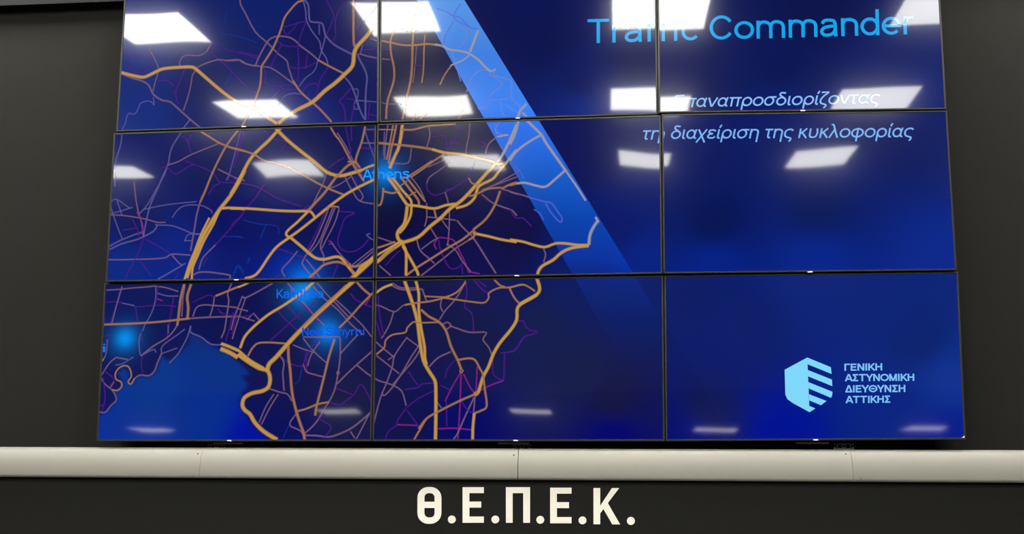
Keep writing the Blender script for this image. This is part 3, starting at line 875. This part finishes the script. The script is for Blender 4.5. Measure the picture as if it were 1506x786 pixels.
def inset(q, d):
    """Move the edges of a convex quad (mm) inwards by d."""
    n = len(q)
    c = Vector((sum(p[0] for p in q) / n, sum(p[1] for p in q) / n))
    lines = []
    for i in range(n):
        a, b = Vector(q[i]), Vector(q[(i + 1) % n])
        t = (b - a).normalized()
        m = Vector((-t.y, t.x))
        if m.dot(c - a) < 0:
            m = -m
        lines.append((a + m * d, t))
    out = []
    for i in range(n):
        (p, r), (s, u) = lines[i - 1], lines[i]
        k = ((s - p).x * u.y - (s - p).y * u.x) / (r.x * u.y - r.y * u.x)
        out.append(tuple(p + r * k))
    return out


def clip(bm, q):
    """Cut everything outside the convex quad q (metres)."""
    n = len(q)
    c = Vector((sum(p[0] for p in q) / n, sum(p[1] for p in q) / n, 0))
    for i in range(n):
        a, b = Vector((*q[i], 0)), Vector((*q[(i + 1) % n], 0))
        t = (b - a).normalized()
        m = Vector((-t.y, t.x, 0))
        if m.dot(c - a) > 0:
            m = -m
        bmesh.ops.bisect_plane(bm, geom=bm.verts[:] + bm.edges[:] + bm.faces[:], dist=1e-7,
                               plane_co=a, plane_no=m, clear_outer=True)


def lit(name, bm, q, parent, m=None):
    clip(bm, q)
    bm.normal_update()
    for f in bm.faces:
        if f.normal.z < 0:
            f.normal_flip()
    if not bm.faces:
        bm.free()
        return None
    return obj(name, bm, m or M_PIX, parent)


def spline(pts, sub=3):
    if len(pts) < 3:
        return pts
    out = []
    P = [2 * pts[0] - pts[1]] + pts + [2 * pts[-1] - pts[-2]]
    for i in range(1, len(P) - 2):
        a, b, c, d = P[i - 1:i + 3]
        for k in range(sub):
            t = k / sub
            out.append(0.5 * ((2 * b) + (c - a) * t + (2 * a - 5 * b + 4 * c - d) * t * t
                              + (3 * b - a - 3 * c + d) * t ** 3))
    return out + [pts[-1]]


def ribbon(bm, lay, pts, wd, col, z):
    n = len(pts)
    rows = []
    for i in range(n):
        t = pts[min(i + 1, n - 1)] - pts[max(i - 1, 0)]
        if t.length < 1e-9:
            t = Vector((1, 0))
        t.normalize()
        m = Vector((-t.y, t.x))
        row = []
        for k, a in ((-0.78, 0.0), (-0.30, 1.0), (0.30, 1.0), (0.78, 0.0)):
            v = bm.verts.new((*(pts[i] + m * wd * k), z))
            v[lay] = (*lin(col[:3]), col[3] * a)
            row.append(v)
        rows.append(row)
    for i in range(n - 1):
        for k in range(3):
            bm.faces.new((rows[i][k], rows[i][k + 1], rows[i + 1][k + 1], rows[i + 1][k]))


def idw(pts, x, y, power=3.0):
    s = 0.0
    acc = [0.0, 0.0, 0.0]
    for px, py, r, g, b in pts:
        wt = 1.0 / (((x - px) ** 2 + (y - py) ** 2 + 900.0) ** (power / 2))
        s += wt
        for i, v in enumerate(lin((r, g, b))):
            acc[i] += wt * v
    return [a / s for a in acc]


def sea_weight(poly, x, y, soft=16.0):
    ins = False
    dmin = 1e9
    n = len(poly)
    for i in range(n):
        x0, y0 = poly[i]
        x1, y1 = poly[(i + 1) % n]
        if (y0 > y) != (y1 > y) and x < (x1 - x0) * (y - y0) / (y1 - y0) + x0:
            ins = not ins
        dx, dy = x1 - x0, y1 - y0
        t = max(0, min(1, ((x - x0) * dx + (y - y0) * dy) / (dx * dx + dy * dy + 1e-9)))
        dmin = min(dmin, math.hypot(x - x0 - t * dx, y - y0 - t * dy))
    return max(0.0, min(1.0, 0.5 + (dmin if ins else -dmin) / soft))


# A plain sans-serif alphabet drawn as pen strokes; cap height 1, h = half the pen width.
# L: straight segments, S: smooth curve, E: part of an ellipse (cx, cy, rx, ry, from, to)
XH = 0.735


def glyph(ch, h):
    X = XH
    arch = lambda a, b, end: ('S', [(a, 0.44), (a + 0.03, 0.56), (a + 0.11, X - h - 0.02), ((a + b) / 2 + 0.02, X - h),
                                    (b - 0.06, X - h - 0.07), (b, 0.47), (b, 0.30), (b, end)])
    ell = lambda cx, cy, rx, ry, a=0, b=360: ('E', cx, cy, rx, ry, a, b)
    G = {
        'T': (0.87, ('L', [(0.02, 1 - h), (0.83, 1 - h)]), ('L', [(0.425, 1 - h), (0.425, 0)])),
        'r': (0.51, ('L', [(0.14, 0), (0.14, X)]), ('S', [(0.14, 0.42), (0.17, 0.56), (0.26, X - h - 0.02), (0.36, X - h), (0.45, X - h)])),
        'a': (0.74, ('S', [(0.61, 0), (0.60, 0.10), (0.59, 0.30), (0.59, 0.50), (0.53, 0.64), (0.36, X - h), (0.19, 0.65), (0.12, 0.53)]),
              ('S', [(0.59, 0.42), (0.38, 0.415), (0.17, 0.355), (0.09, 0.21), (0.16, 0.09), (0.31, h), (0.48, 0.11), (0.59, 0.25)])),
        'f': (0.50, ('S', [(0.20, 0), (0.20, 0.4), (0.20, 0.80), (0.23, 0.95), (0.32, 1.05 - h), (0.45, 1.04 - h)]), ('L', [(0.02, X - h), (0.42, X - h)])),
        'i': (0.37, ('L', [(0.17, 0), (0.17, X)]), ('L', [(0.17, 0.89), (0.17, 1.03)])),
        'c': (0.73, ell(0.365, X / 2, 0.285, X / 2 - h, 38, 322)),
        'C': (0.93, ell(0.47, 0.5, 0.39, 0.5 - h, 32, 328)),
        'o': (0.78, ell(0.39, X / 2, 0.31, X / 2 - h)),
        'm': (1.20, ('L', [(0.13, 0), (0.13, X)]), arch(0.13, 0.60, 0), arch(0.60, 1.07, 0)),
        'n': (0.76, ('L', [(0.13, 0), (0.13, X)]), arch(0.13, 0.63, 0)),
        'd': (0.78, ell(0.365, X / 2, 0.285, X / 2 - h), ('L', [(0.645, 0), (0.645, 1.06)])),
        'e': (0.73, ell(0.37, X / 2, 0.29, X / 2 - h, 0, 318), ('L', [(0.08, X / 2), (0.66 + h, X / 2)])),
        'A': (0.78, ('L', [(0.02, 0), (0.37, 0.99)]), ('L', [(0.41, 0.99), (0.76, 0)]), ('L', [(0.15, 0.30), (0.63, 0.30)])),
        'h': (0.76, ('L', [(0.13, 0), (0.13, 1.06)]), arch(0.13, 0.63, 0)),
        't': (0.45, ('S', [(0.20, 0.93), (0.20, 0.55), (0.20, 0.20), (0.24, 0.08), (0.33, h), (0.43, h + 0.01)]), ('L', [(0.02, X - h), (0.41, X - h)])),
        's': (0.67, ('S', [(0.57, 0.55), (0.48, 0.66), (0.32, X - h), (0.16, 0.64), (0.13, 0.53), (0.21, 0.43), (0.38, 0.375),
                           (0.54, 0.29), (0.58, 0.18), (0.49, 0.08), (0.32, h), (0.15, 0.09), (0.07, 0.20)])),
        'S': (0.84, ('S', [(0.72, 0.74), (0.62, 0.90), (0.42, 1 - h), (0.20, 0.90), (0.15, 0.74), (0.24, 0.60), (0.46, 0.52),
                           (0.69, 0.41), (0.75, 0.26), (0.64, 0.10), (0.42, h), (0.18, 0.11), (0.08, 0.28)])),
        'K': (0.80, ('L', [(0.14, 0), (0.14, 1)]), ('L', [(0.73, 1), (0.16, 0.38)]), ('L', [(0.31, 0.56), (0.76, 0)])),
        'l': (0.34, ('L', [(0.17, 0), (0.17, 1.06)])),
        'N': (0.86, ('L', [(0.14, 0), (0.14, 1)]), ('L', [(0.14, 0.98), (0.72, 0.02)]), ('L', [(0.72, 0), (0.72, 1)])),
        'y': (0.66, ('L', [(0.04, X), (0.33, 0.03)]), ('S', [(0.62, X), (0.47, 0.36), (0.32, -0.05), (0.22, -0.22), (0.05, -0.24)])),
        'E': (0.76, ('L', [(0.14, 0), (0.14, 1)]), ('L', [(0.14, 1 - h), (0.69, 1 - h)]), ('L', [(0.14, 0.52), (0.65, 0.52)]), ('L', [(0.14, h), (0.71, h)])),
        'π': (0.86, ('L', [(0.02, X - h), (0.84, X - h)]), ('L', [(0.21, X - h), (0.21, 0)]), ('L', [(0.64, X - h), (0.64, 0)])),
        'α': (0.80, ell(0.345, X / 2, 0.265, X / 2 - h), ('S', [(0.67, X), (0.615, 0.45), (0.60, 0.18), (0.66, h + 0.01), (0.75, h)])),
        'ν': (0.69, ('L', [(0.04, X), (0.33, 0.02)]), ('L', [(0.35, 0.02), (0.64, X)])),
        'ρ': (0.79, ell(0.41, X / 2, 0.29, X / 2 - h), ('L', [(0.12, -0.28), (0.12, X / 2)])),
        'σ': (0.84, ell(0.37, X / 2, 0.29, X / 2 - h), ('L', [(0.37, X - h), (0.82, X - h)])),
        'δ': (0.76, ell(0.37, 0.34, 0.29, 0.34 - h), ('S', [(0.52, 0.59), (0.30, 0.74), (0.20, 0.87), (0.25, 0.98), (0.38, 1.06 - h), (0.58, 1.02 - h)])),
        'ι': (0.32, ('S', [(0.13, X), (0.13, 0.40), (0.13, 0.16), (0.19, h), (0.29, h)])),
        'ί': (0.32, ('S', [(0.13, X), (0.13, 0.40), (0.13, 0.16), (0.19, h), (0.29, h)]), ('L', [(0.15, 0.85), (0.24, 1.08)])),
        'ζ': (0.62, ('L', [(0.08, 1.03 - h), (0.60, 1.03 - h)]), ('S', [(0.57, 1.0 - h), (0.28, 0.68), (0.11, 0.38), (0.16, 0.14), (0.36, 0.05),
                                                                    (0.52, -0.02), (0.50, -0.16), (0.40, -0.26)])),
        'τ': (0.58, ('L', [(0.02, X - h), (0.56, X - h)]), ('S', [(0.27, X - h), (0.27, 0.40), (0.27, 0.16), (0.33, h), (0.44, h)])),
        'ς': (0.66, ('S', [(0.62, 0.58), (0.50, 0.66), (0.35, X - h), (0.15, 0.58), (0.08, 0.36), (0.16, 0.14), (0.36, 0.05), (0.53, -0.01),
                           (0.54, -0.13), (0.44, -0.26)])),
        'η': (0.76, ('L', [(0.13, 0), (0.13, X)]), arch(0.13, 0.63, -0.28)),
        'χ': (0.68, ('L', [(0.03, X), (0.61, -0.28)]), ('L', [(0.61, X), (0.02, -0.28)])),
        'ε': (0.65, ('S', [(0.56, 0.58), (0.46, 0.66), (0.32, X - h), (0.16, 0.64), (0.12, 0.53), (0.20, 0.43), (0.40, 0.385)]),
              ('S', [(0.40, 0.385), (0.18, 0.35), (0.08, 0.21), (0.15, 0.09), (0.32, h), (0.47, 0.07), (0.58, 0.17)])),
        'κ': (0.70, ('L', [(0.13, 0), (0.13, X)]), ('L', [(0.57, X), (0.14, 0.30)]), ('L', [(0.27, 0.44), (0.62, 0)])),
        'υ': (0.75, ('S', [(0.12, X), (0.12, 0.45), (0.13, 0.20), (0.21, 0.08), (0.36, h), (0.53, 0.10), (0.62, 0.30), (0.62, 0.50), (0.57, X)])),
        'λ': (0.70, ('S', [(0.05, 1.02), (0.17, 1.01), (0.25, 0.90), (0.42, 0.45), (0.62, 0)]), ('L', [(0.33, 0.64), (0.05, 0)])),
        'φ': (0.94, ell(0.46, X / 2, 0.38, X / 2 - h), ('L', [(0.46, -0.28), (0.46, X)])),
        'Γ': (0.70, ('L', [(0.14, 0), (0.14, 1)]), ('L', [(0.14, 1 - h), (0.67, 1 - h)])),
        'Ι': (0.34, ('L', [(0.17, 0), (0.17, 1)])),
        'Η': (0.86, ('L', [(0.14, 0), (0.14, 1)]), ('L', [(0.72, 0), (0.72, 1)]), ('L', [(0.14, 0.53), (0.72, 0.53)])),
        'Σ': (0.76, ('L', [(0.08, 1 - h), (0.68, 1 - h)]), ('L', [(0.12, 0.97), (0.44, 0.50)]), ('L', [(0.44, 0.52), (0.12, 0.03)]), ('L', [(0.06, h), (0.71, h)])),
        'Υ': (0.78, ('L', [(0.04, 1), (0.39, 0.42)]), ('L', [(0.74, 1), (0.39, 0.42)]), ('L', [(0.39, 0.50), (0.39, 0)])),
        'Ο': (1.00, ell(0.50, 0.5, 0.41, 0.5 - h)),
        'Θ': (1.00, ell(0.50, 0.5, 0.41, 0.5 - h), ('L', [(0.30, 0.5), (0.70, 0.5)])),
        'Μ': (0.98, ('L', [(0.14, 0), (0.14, 1)]), ('L', [(0.84, 0), (0.84, 1)]), ('L', [(0.15, 0.97), (0.48, 0.05)]), ('L', [(0.50, 0.05), (0.83, 0.97)])),
        'Δ': (0.82, ('L', [(0.07, 0.02), (0.40, 0.99)]), ('L', [(0.42, 0.99), (0.75, 0.02)]), ('L', [(0.04, h), (0.78, h)])),
        ' ': (0.33,),
    }
    for a, b in (('ο', 'o'), ('Ε', 'E'), ('Α', 'A'), ('Ν', 'N'), ('Κ', 'K'), ('Τ', 'T')):
        G[a] = G[b]
    return G[ch]


def glyph_strips(ch, h):
    """Pen strokes of one character as lists of (left, right) edge points."""
    out = []
    g = glyph(ch, h)
    for st in g[1:]:
        if st[0] == 'E':
            _, cx, cy, rx, ry, a0, a1 = st
            k = max(8, int((a1 - a0) / 15))
            pts = [Vector((cx + rx * math.cos(math.radians(a0 + (a1 - a0) * i / k)),
                           cy + ry * math.sin(math.radians(a0 + (a1 - a0) * i / k)))) for i in range(k + 1)]
            closed = a1 - a0 >= 360
        else:
            pts = [Vector(p) for p in st[1]]
            closed = False
            if st[0] == 'S':
                pts = spline(pts, 4)
        n = len(pts)
        row = []
        for i in range(n):
            if closed:
                t = pts[(i + 1) % (n - 1)] - pts[(i - 1) % (n - 1)]
            else:
                t = pts[min(i + 1, n - 1)] - pts[max(i - 1, 0)]
            t.normalize()
            m = Vector((-t.y, t.x)) * h
            row.append((pts[i] + m, pts[i] - m))
        out.append(row)
    return g[0], out


LABELS = {
    (0, 0): 'top left display of the video wall, showing northern map roads',
    (0, 1): 'top middle display, with pale blue diagonal band and start of the title',
    (0, 2): 'top right display, with most of the cyan title on dark blue',
    (1, 0): 'middle left display, showing dense road map with thick yellow junction at its right',
    (1, 1): 'centre display of the video wall, road map crossed by fading blue band',
    (1, 2): 'middle right display, plain blue with one line of pale italic Greek text',
    (2, 0): 'bottom left display, showing blue sea and curving yellow coast road',
    (2, 1): 'bottom middle display, roads on its left half and empty dark blue right',
    (2, 2): 'bottom right display, with pale blue striped shield emblem and Greek lettering',
}
TEXTNAME = {'Traf': 'title_letter', 'fic Commander': 'title_letter', 'Athens': 'place_name_letter', 'Kallithea': 'place_name_letter',
            'Nea Smyrni': 'place_name_letter', 'i': 'place_name_letter'}


def mm(p):
    return p[0] / 1000.0, p[1] / 1000.0


for key, D in PANELS.items():
    n = Vector(D['n']).normalized()
    ex = Vector(D['ex']).normalized()
    ey = n.cross(ex)
    root = empty('display_panel')
    root.matrix_world = Matrix(((ex.x, ey.x, n.x, D['o'][0]), (ex.y, ey.y, n.y, D['o'][1]),
                                (ex.z, ey.z, n.z, D['o'][2]), (0, 0, 0, 1)))
    tag(root, LABELS[key], 'display', 'displays of the video wall')
    Q = D['quad']
    BZ = 7.6
    # bezel: a frame lofted through five rings
    bm = bmesh.new()
    rings = []
    for d, z in ((0.0, -0.045), (0.0, 0.0015), (1.6, 0.0032), (BZ - 1.0, 0.0032), (BZ, 0.0)):
        rings.append([bm.verts.new((*mm(p), z)) for p in inset(Q, d)])
    for a, b in zip(rings, rings[1:]):
        for i in range(4):
            bm.faces.new((a[i], a[(i + 1) % 4], b[(i + 1) % 4], b[i]))
    bmesh.ops.recalc_face_normals(bm, faces=bm.faces[:])
    obj('bezel', bm, M_BEZEL, root)
    # rear housing
    bm = bmesh.new()
    rings = [[bm.verts.new((*mm(p), z)) for p in inset(Q, d)] for d, z in ((1.0, -0.003), (1.0, -0.045), (60, -0.062))]
    for a, b in zip(rings, rings[1:]):
        for i in range(4):
            bm.faces.new((a[i], b[i], b[(i + 1) % 4], a[(i + 1) % 4]))
    bm.faces.new(rings[-1])
    bmesh.ops.recalc_face_normals(bm, faces=bm.faces[:])
    obj('housing', bm, M_BLACK, root)
    # maker's mark on the lower bezel, a slanted white print
    mx, my = D['mark']
    bm = bmesh.new()
    a = [bm.verts.new(((mx + dx) / 1000, (my + dy) / 1000, z)) for z in (0.0032, 0.0042)
         for dx, dy in ((-8, -2.2), (11, -2.2), (8, 2.4), (-11, 2.4))]
    bm.faces.new(a[4:])
    for i in range(4):
        bm.faces.new((a[i], a[(i + 1) % 4], a[4 + (i + 1) % 4], a[4 + i]))
    tag(obj('brand_mark', bm, M_MARK, root), 'tiny white maker\'s mark')
    if key[0] == 2:
        bm = bmesh.new()
        x = mx / 1000
        y = min(p[1] for p in Q) / 1000
        add_box(bm, x - 0.075, x + 0.055, y - 0.011, y - 0.0015, -0.035, -0.012, 0.001)
        obj('sensor_lip', bm, M_BEZEL, root)
    if key == (2, 2):  # small flat white patch on the lower right bezel corner
        q = inset(Q, BZ - 2)[2]
        bm = bmesh.new()
        vs = [bm.verts.new(((q[0] + dx) / 1000, (q[1] + dy) / 1000, 0.0036)) for dx, dy in ((-10, 2), (0, 2), (0, 11), (-5, 6))]
        bm.faces.new(vs)
        tag(obj('corner_mark', bm, M_MARK, root), 'small white mark in the corner')

    # lit screen
    A = inset(Q, BZ)
    NX, NY = 84, 48
    tl, tr, br, bl = [Vector(p) for p in A]
    verts, cols, faces = [], [], []
    for j in range(NY + 1):
        for i in range(NX + 1):
            u, v = i / NX, j / NY
            p = (tl * (1 - u) + tr * u) * (1 - v) + (bl * (1 - u) + br * u) * v
            c = idw(D['bg'], p.x, p.y)
            if 'sea' in D:
                sw = sea_weight(D['sea'], p.x, p.y)
                if sw > 0:
                    sc = idw(D['seac'], p.x, p.y)
                    c = [a * (1 - sw) + b * sw for a, b in zip(c, sc)]
            for gx, gy, gr, r, g, b in D['glows']:
                e = math.exp(-((p.x - gx) ** 2 + (p.y - gy) ** 2) / (2 * (gr * 0.5) ** 2))
                e = 0.75 * e + 0.25 * math.exp(-((p.x - gx) ** 2 + (p.y - gy) ** 2) / (2 * gr ** 2))
                c = [c[0] * (1 - e) + r * e, c[1] + g * e, c[2] + b * e]
            verts.append((p.x / 1000, p.y / 1000, 0.0))
            cols.append(c)
    for j in range(NY):
        for i in range(NX):
            a = j * (NX + 1) + i
            faces.append((a, a + NX + 1, a + NX + 2, a + 1))
    screen = pydata('screen', verts, faces, M_SCREEN, root, cols)
    AM = [mm(p) for p in A]

    def newbm():
        b_ = bmesh.new()
        return b_, b_.verts.layers.float_color.new('glow')

    # diagonal band of the slide
    for nm, kk, z in (('light_band', 'band', 0.0003), ('slide_ground', 'ground', 0.0002)):
        if kk in D:
            bm, lay = newbm()
            prev = None
            for l, r, c in D[kk]:
                row = []
                for p, f in ((l, 1.0), (r, 1.0 if kk == 'band' else 0.0)):
                    v = bm.verts.new((*mm(p), z))
                    v[lay] = (c[0] * f, c[1] * f, c[2] * f, 1)
                    row.append(v)
                if prev:
                    bm.faces.new((prev[0], row[0], row[1], prev[1]))
                prev = row
            lit(nm, bm, AM, screen)
    # roads
    for nm, codes in (('main_road_lines', 'YOW'), ('side_street_lines', 'PLVMBKU')):
        bm, lay = newbm()
        k = 0
        for ln in D['roads'].strip().splitlines():
            f = ln.split()
            k += 1
            if f[0] not in codes:
                continue
            pts = [Vector(mm([float(v) for v in a.split(',')])) for a in f[2:]]
            ribbon(bm, lay, spline(pts), (0.80 if nm[0] == 's' else 0.87) * float(f[1]) / 1000, ROAD[f[0]], (0.0006 if nm[0] == 's' else 0.0010) + k * 2e-6)
        o = lit(nm, bm, AM, screen, M_LINE)
        if o:
            tag(o, kind='stuff')
    # lettering
    for s, (ox, oy, xx, xy, yx, yy), c, shear, pen in D['texts']:
        cx = 0.0
        chars = []
        for ch in s:
            adv, strips = glyph_strips(ch, pen / 2)
            chars.append((cx, strips))
            cx += adv
        xs = [p.x + c0 for c0, st in chars for row in st for pr in row for p in pr]
        x0, x1 = min(xs), max(xs)
        cl = lin(c)
        for c0, st in chars:
            if not st:
                continue
            bm, lay = newbm()
            for row in st:
                prev = None
                for pr in row:
                    cur = []
                    for p in pr:
                        u = (p.x + c0 - x0) / (x1 - x0)
                        v = bm.verts.new(((ox + xx * u + yx * p.y + shear * p.y * math.hypot(yx, yy)) / 1000,
                                          (oy + xy * u + yy * p.y) / 1000, 0.0013))
                        v[lay] = (*cl, 1)
                        cur.append(v)
                    if prev:
                        bm.faces.new((prev[0], prev[1], cur[1], cur[0]))
                    prev = cur
            lit(TEXTNAME.get(s, 'caption_letter'), bm, AM, screen, M_SCREEN)
    # emblem
    if D['polys']:
        bm, lay = newbm()
        for poly in D['polys']:
            vs = [bm.verts.new((*mm(p), 0.0013)) for p in poly]
            for v in vs:
                v[lay] = (0.215, 0.70, 0.98, 1)
            bm.faces.new(vs)
        e = lit('emblem', bm, AM, screen, M_SCREEN)
        tag(e, 'pale blue shield emblem with slanted stripes')

# ---------------------------------------------------------------- mounting frame behind the displays
fr = empty('mounting_frame', (0, 0.1, 1.56))
tag(fr, 'black steel mounting frame behind the displays, seen below their lower edge', 'frame')


def part(name, x0, x1, y0, y1, z0, z1, m, parent, org, bevel=0.0):
    return box(name, x0 - org[0], x1 - org[0], y0 - org[1], y1 - org[1], z0 - org[2], z1 - org[2], m, parent, bevel)


O = (0, 0.1, 1.56)
part('backplate', -1.7596, 1.7938, 0.125, 0.148, 1.50, 3.60, M_BLACK, fr, O)
for x in (-1.70, -1.10, -0.60, 0.0, 0.62, 1.15, 1.73):
    part('upright', x - 0.02, x + 0.02, 0.098, 0.1245, 1.50, 3.60, M_BLACK, fr, O)
part('bottom_rail', -1.7596, 1.7938, 0.096, 0.1245, 1.50, 1.545, M_BLACK, fr, O, 0.002)

for x, z, nm in ((-1.3034, 1.5655, 'left'), (0.0164, 1.5635, 'middle'), (1.3368, 1.5685, 'right')):
    b = empty('cable_bracket', (x, 0.057, z))
    tag(b, 'small perforated steel bracket showing above the rail under the bottom %s display' % nm, 'bracket',
        'brackets in the gap above the rail')
    for dx in (-0.017, 0.017):
        bm = bmesh.new()
        s, t = 0.0105, 0.0024
        for a in ((-s, s, s - t, s), (-s, s, -s, -s + t), (-s, -s + t, -s + t, s - t), (s - t, s, -s + t, s - t)):
            add_box(bm, a[0], a[1], -0.002, 0.002, a[2], a[3])
        o = obj('square_loop', bm, M_STEEL, b)
        o.location = (dx, 0, 0)
    for dx in (-0.036, 0.0, 0.036):
        bm = bmesh.new()
        add_box(bm, -0.0025, 0.0025, -0.002, 0.002, 0.004, 0.010)
        add_box(bm, -0.004, 0.004, -0.002, 0.002, -0.011, -0.003)
        o = obj('tab', bm, M_STEEL, b)
        o.location = (dx, 0, 0)
    bm = bmesh.new()
    add_box(bm, -0.040, 0.040, -0.0015, 0.0025, -0.0145, -0.0112)
    obj('base_strip', bm, M_STEEL, b)

# ---------------------------------------------------------------- aluminium rail
rail = empty('aluminium_rail', (0, -0.05, 1.447))
rail.rotation_euler = (0, -TILT, 0)
tag(rail, 'long rounded aluminium cover rail running below the displays', 'rail')
prof = [(0.055, -0.0150), (0.010, -0.0140)]
NA = 18
for i in range(NA + 1):
    a = math.radians(90.0 * i / NA)
    prof.append((0.056 - 0.058 * math.cos(a) ** 0.9, -0.0135 + 0.125 * math.sin(a)))
prof.append((0.070, 0.1115))
joints = [-5.2, -1.3338, 0.0079, 1.3458, 5.2]
for k, (x0, x1) in enumerate(zip(joints, joints[1:])):
    g0 = 0.0006 if k != 2 else 0.0014
    g1 = 0.0006 if k != 1 else 0.0014
    bm = bmesh.new()
    rows = [[bm.verts.new((x, y, z)) for y, z in prof] for x in (x0 + g0, x1 - g1)]
    for i in range(len(prof) - 1):
        f = bm.faces.new((rows[0][i], rows[1][i], rows[1][i + 1], rows[0][i + 1]))
        f.smooth = i > 1
    for r in rows:
        bm.faces.new([bm.verts.new(v.co) for v in r])
    bmesh.ops.recalc_face_normals(bm, faces=bm.faces[:])
    obj('rail_section', bm, M_ALU, rail)


def rail_y(z):
    t = max(0.0, min(1.0, (z + 0.0135) / 0.125))
    return 0.056 - 0.058 * math.cos(math.asin(t)) ** 0.9


for x, z, r in ((-1.351, 1.5365, 0.0034), (-0.0104, 1.5325, 0.0036), (1.3264, 1.5385, 0.0036), (1.3754, 1.4435, 0.0028)):
    z -= 1.447 + TILT * x
    bm = bmesh.new()
    bmesh.ops.create_cone(bm, cap_ends=True, segments=14, radius1=r, radius2=r * 0.7, depth=0.003,
                          matrix=Matrix.Translation((x, rail_y(z) - 0.0008, z)) @ Matrix.Rotation(math.radians(90), 4, 'X'))
    obj('screw', bm, M_SCREW, rail)

# ---------------------------------------------------------------- raised lettering on the lower board
sign = empty('lettering_sign', (0, -0.035, 1.30))
tag(sign, 'cream capital letters with round full stops fixed to the dark board below the rail', 'sign')
for nm, loops in SIGN:
    cu = bpy.data.curves.new(nm, 'CURVE')
    cu.dimensions = '2D'
    cu.fill_mode = 'BOTH'
    cu.extrude = 0.002
    for lp in loops:
        sp = cu.splines.new('POLY')
        sp.points.add(len(lp) - 1)
        for q, (x, z) in zip(sp.points, lp):
            q.co = (x, z - 1.30, 0, 1)
        sp.use_cyclic_u = True
    o = bpy.data.objects.new(nm, cu)
    COL.objects.link(o)
    dg = bpy.context.evaluated_depsgraph_get()
    dg.update()
    me = bpy.data.meshes.new_from_object(o.evaluated_get(dg))
    bpy.data.objects.remove(o)
    me.materials.clear()
    me.materials.append(M_SIGN)
    o = link(bpy.data.objects.new(nm, me), sign)
    o.rotation_euler = (math.radians(90), 0, 0)
    o.location = (0, -0.0021, 0)


# ---------------------------------------------------------------- ceiling lights
def light_panel(x, y, z, size, m, label, group):
    r = empty('ceiling_light', (x, y, z))
    tag(r, label, 'ceiling light', group)
    h = size / 2
    bm = bmesh.new()
    for a in ((-h - 0.015, h + 0.015, h, h + 0.015), (-h - 0.015, h + 0.015, -h - 0.015, -h),
              (-h - 0.015, -h, -h, h), (h, h + 0.015, -h, h)):
        add_box(bm, a[0], a[1], a[2], a[3], -0.012, -0.0005)
    obj('frame', bm, M_FRAME, r)
    bm = bmesh.new()
    add_box(bm, -h, h, -h, h, -0.008, -0.0008)
    obj('diffuser', bm, m, r)
    return r


ROWN = ['nearest the video wall', 'in the second row from the video wall', 'in the third row from the video wall',
        'in the fourth row from the video wall']
COLN = ['far left', 'left', 'centre left', 'centre right', 'right', 'added at far right']
for j, y in enumerate((-0.42, -2.39, -4.39, -6.41)):
    for i, x in enumerate((-4.70, -2.83, -1.04, 0.75, 2.59, 4.42)):  # far-right column is added to brighten the wall on that side
        light_panel(x, y, ZC, 0.60, M_LED if j < 3 and i < 4 or j == 0 else M_LED_DIM, 'square white LED ceiling panel %s, %s' % (ROWN[j], COLN[i]),
                    'LED panels of the main ceiling')
for i, (x, y) in enumerate([(-6.99, -12.47), (-3.41, -10.47), (-0.7, -10.36), (1.96, -12.56), (5.22, -13.02)]):
    light_panel(x, y, ZR, 0.62, M_LED2, 'square LED panel in low rear ceiling, %s' % (
        ['leftmost', 'second from left', 'middle one', 'second from right', 'rightmost'][i]),
        'LED panels of the rear ceiling')
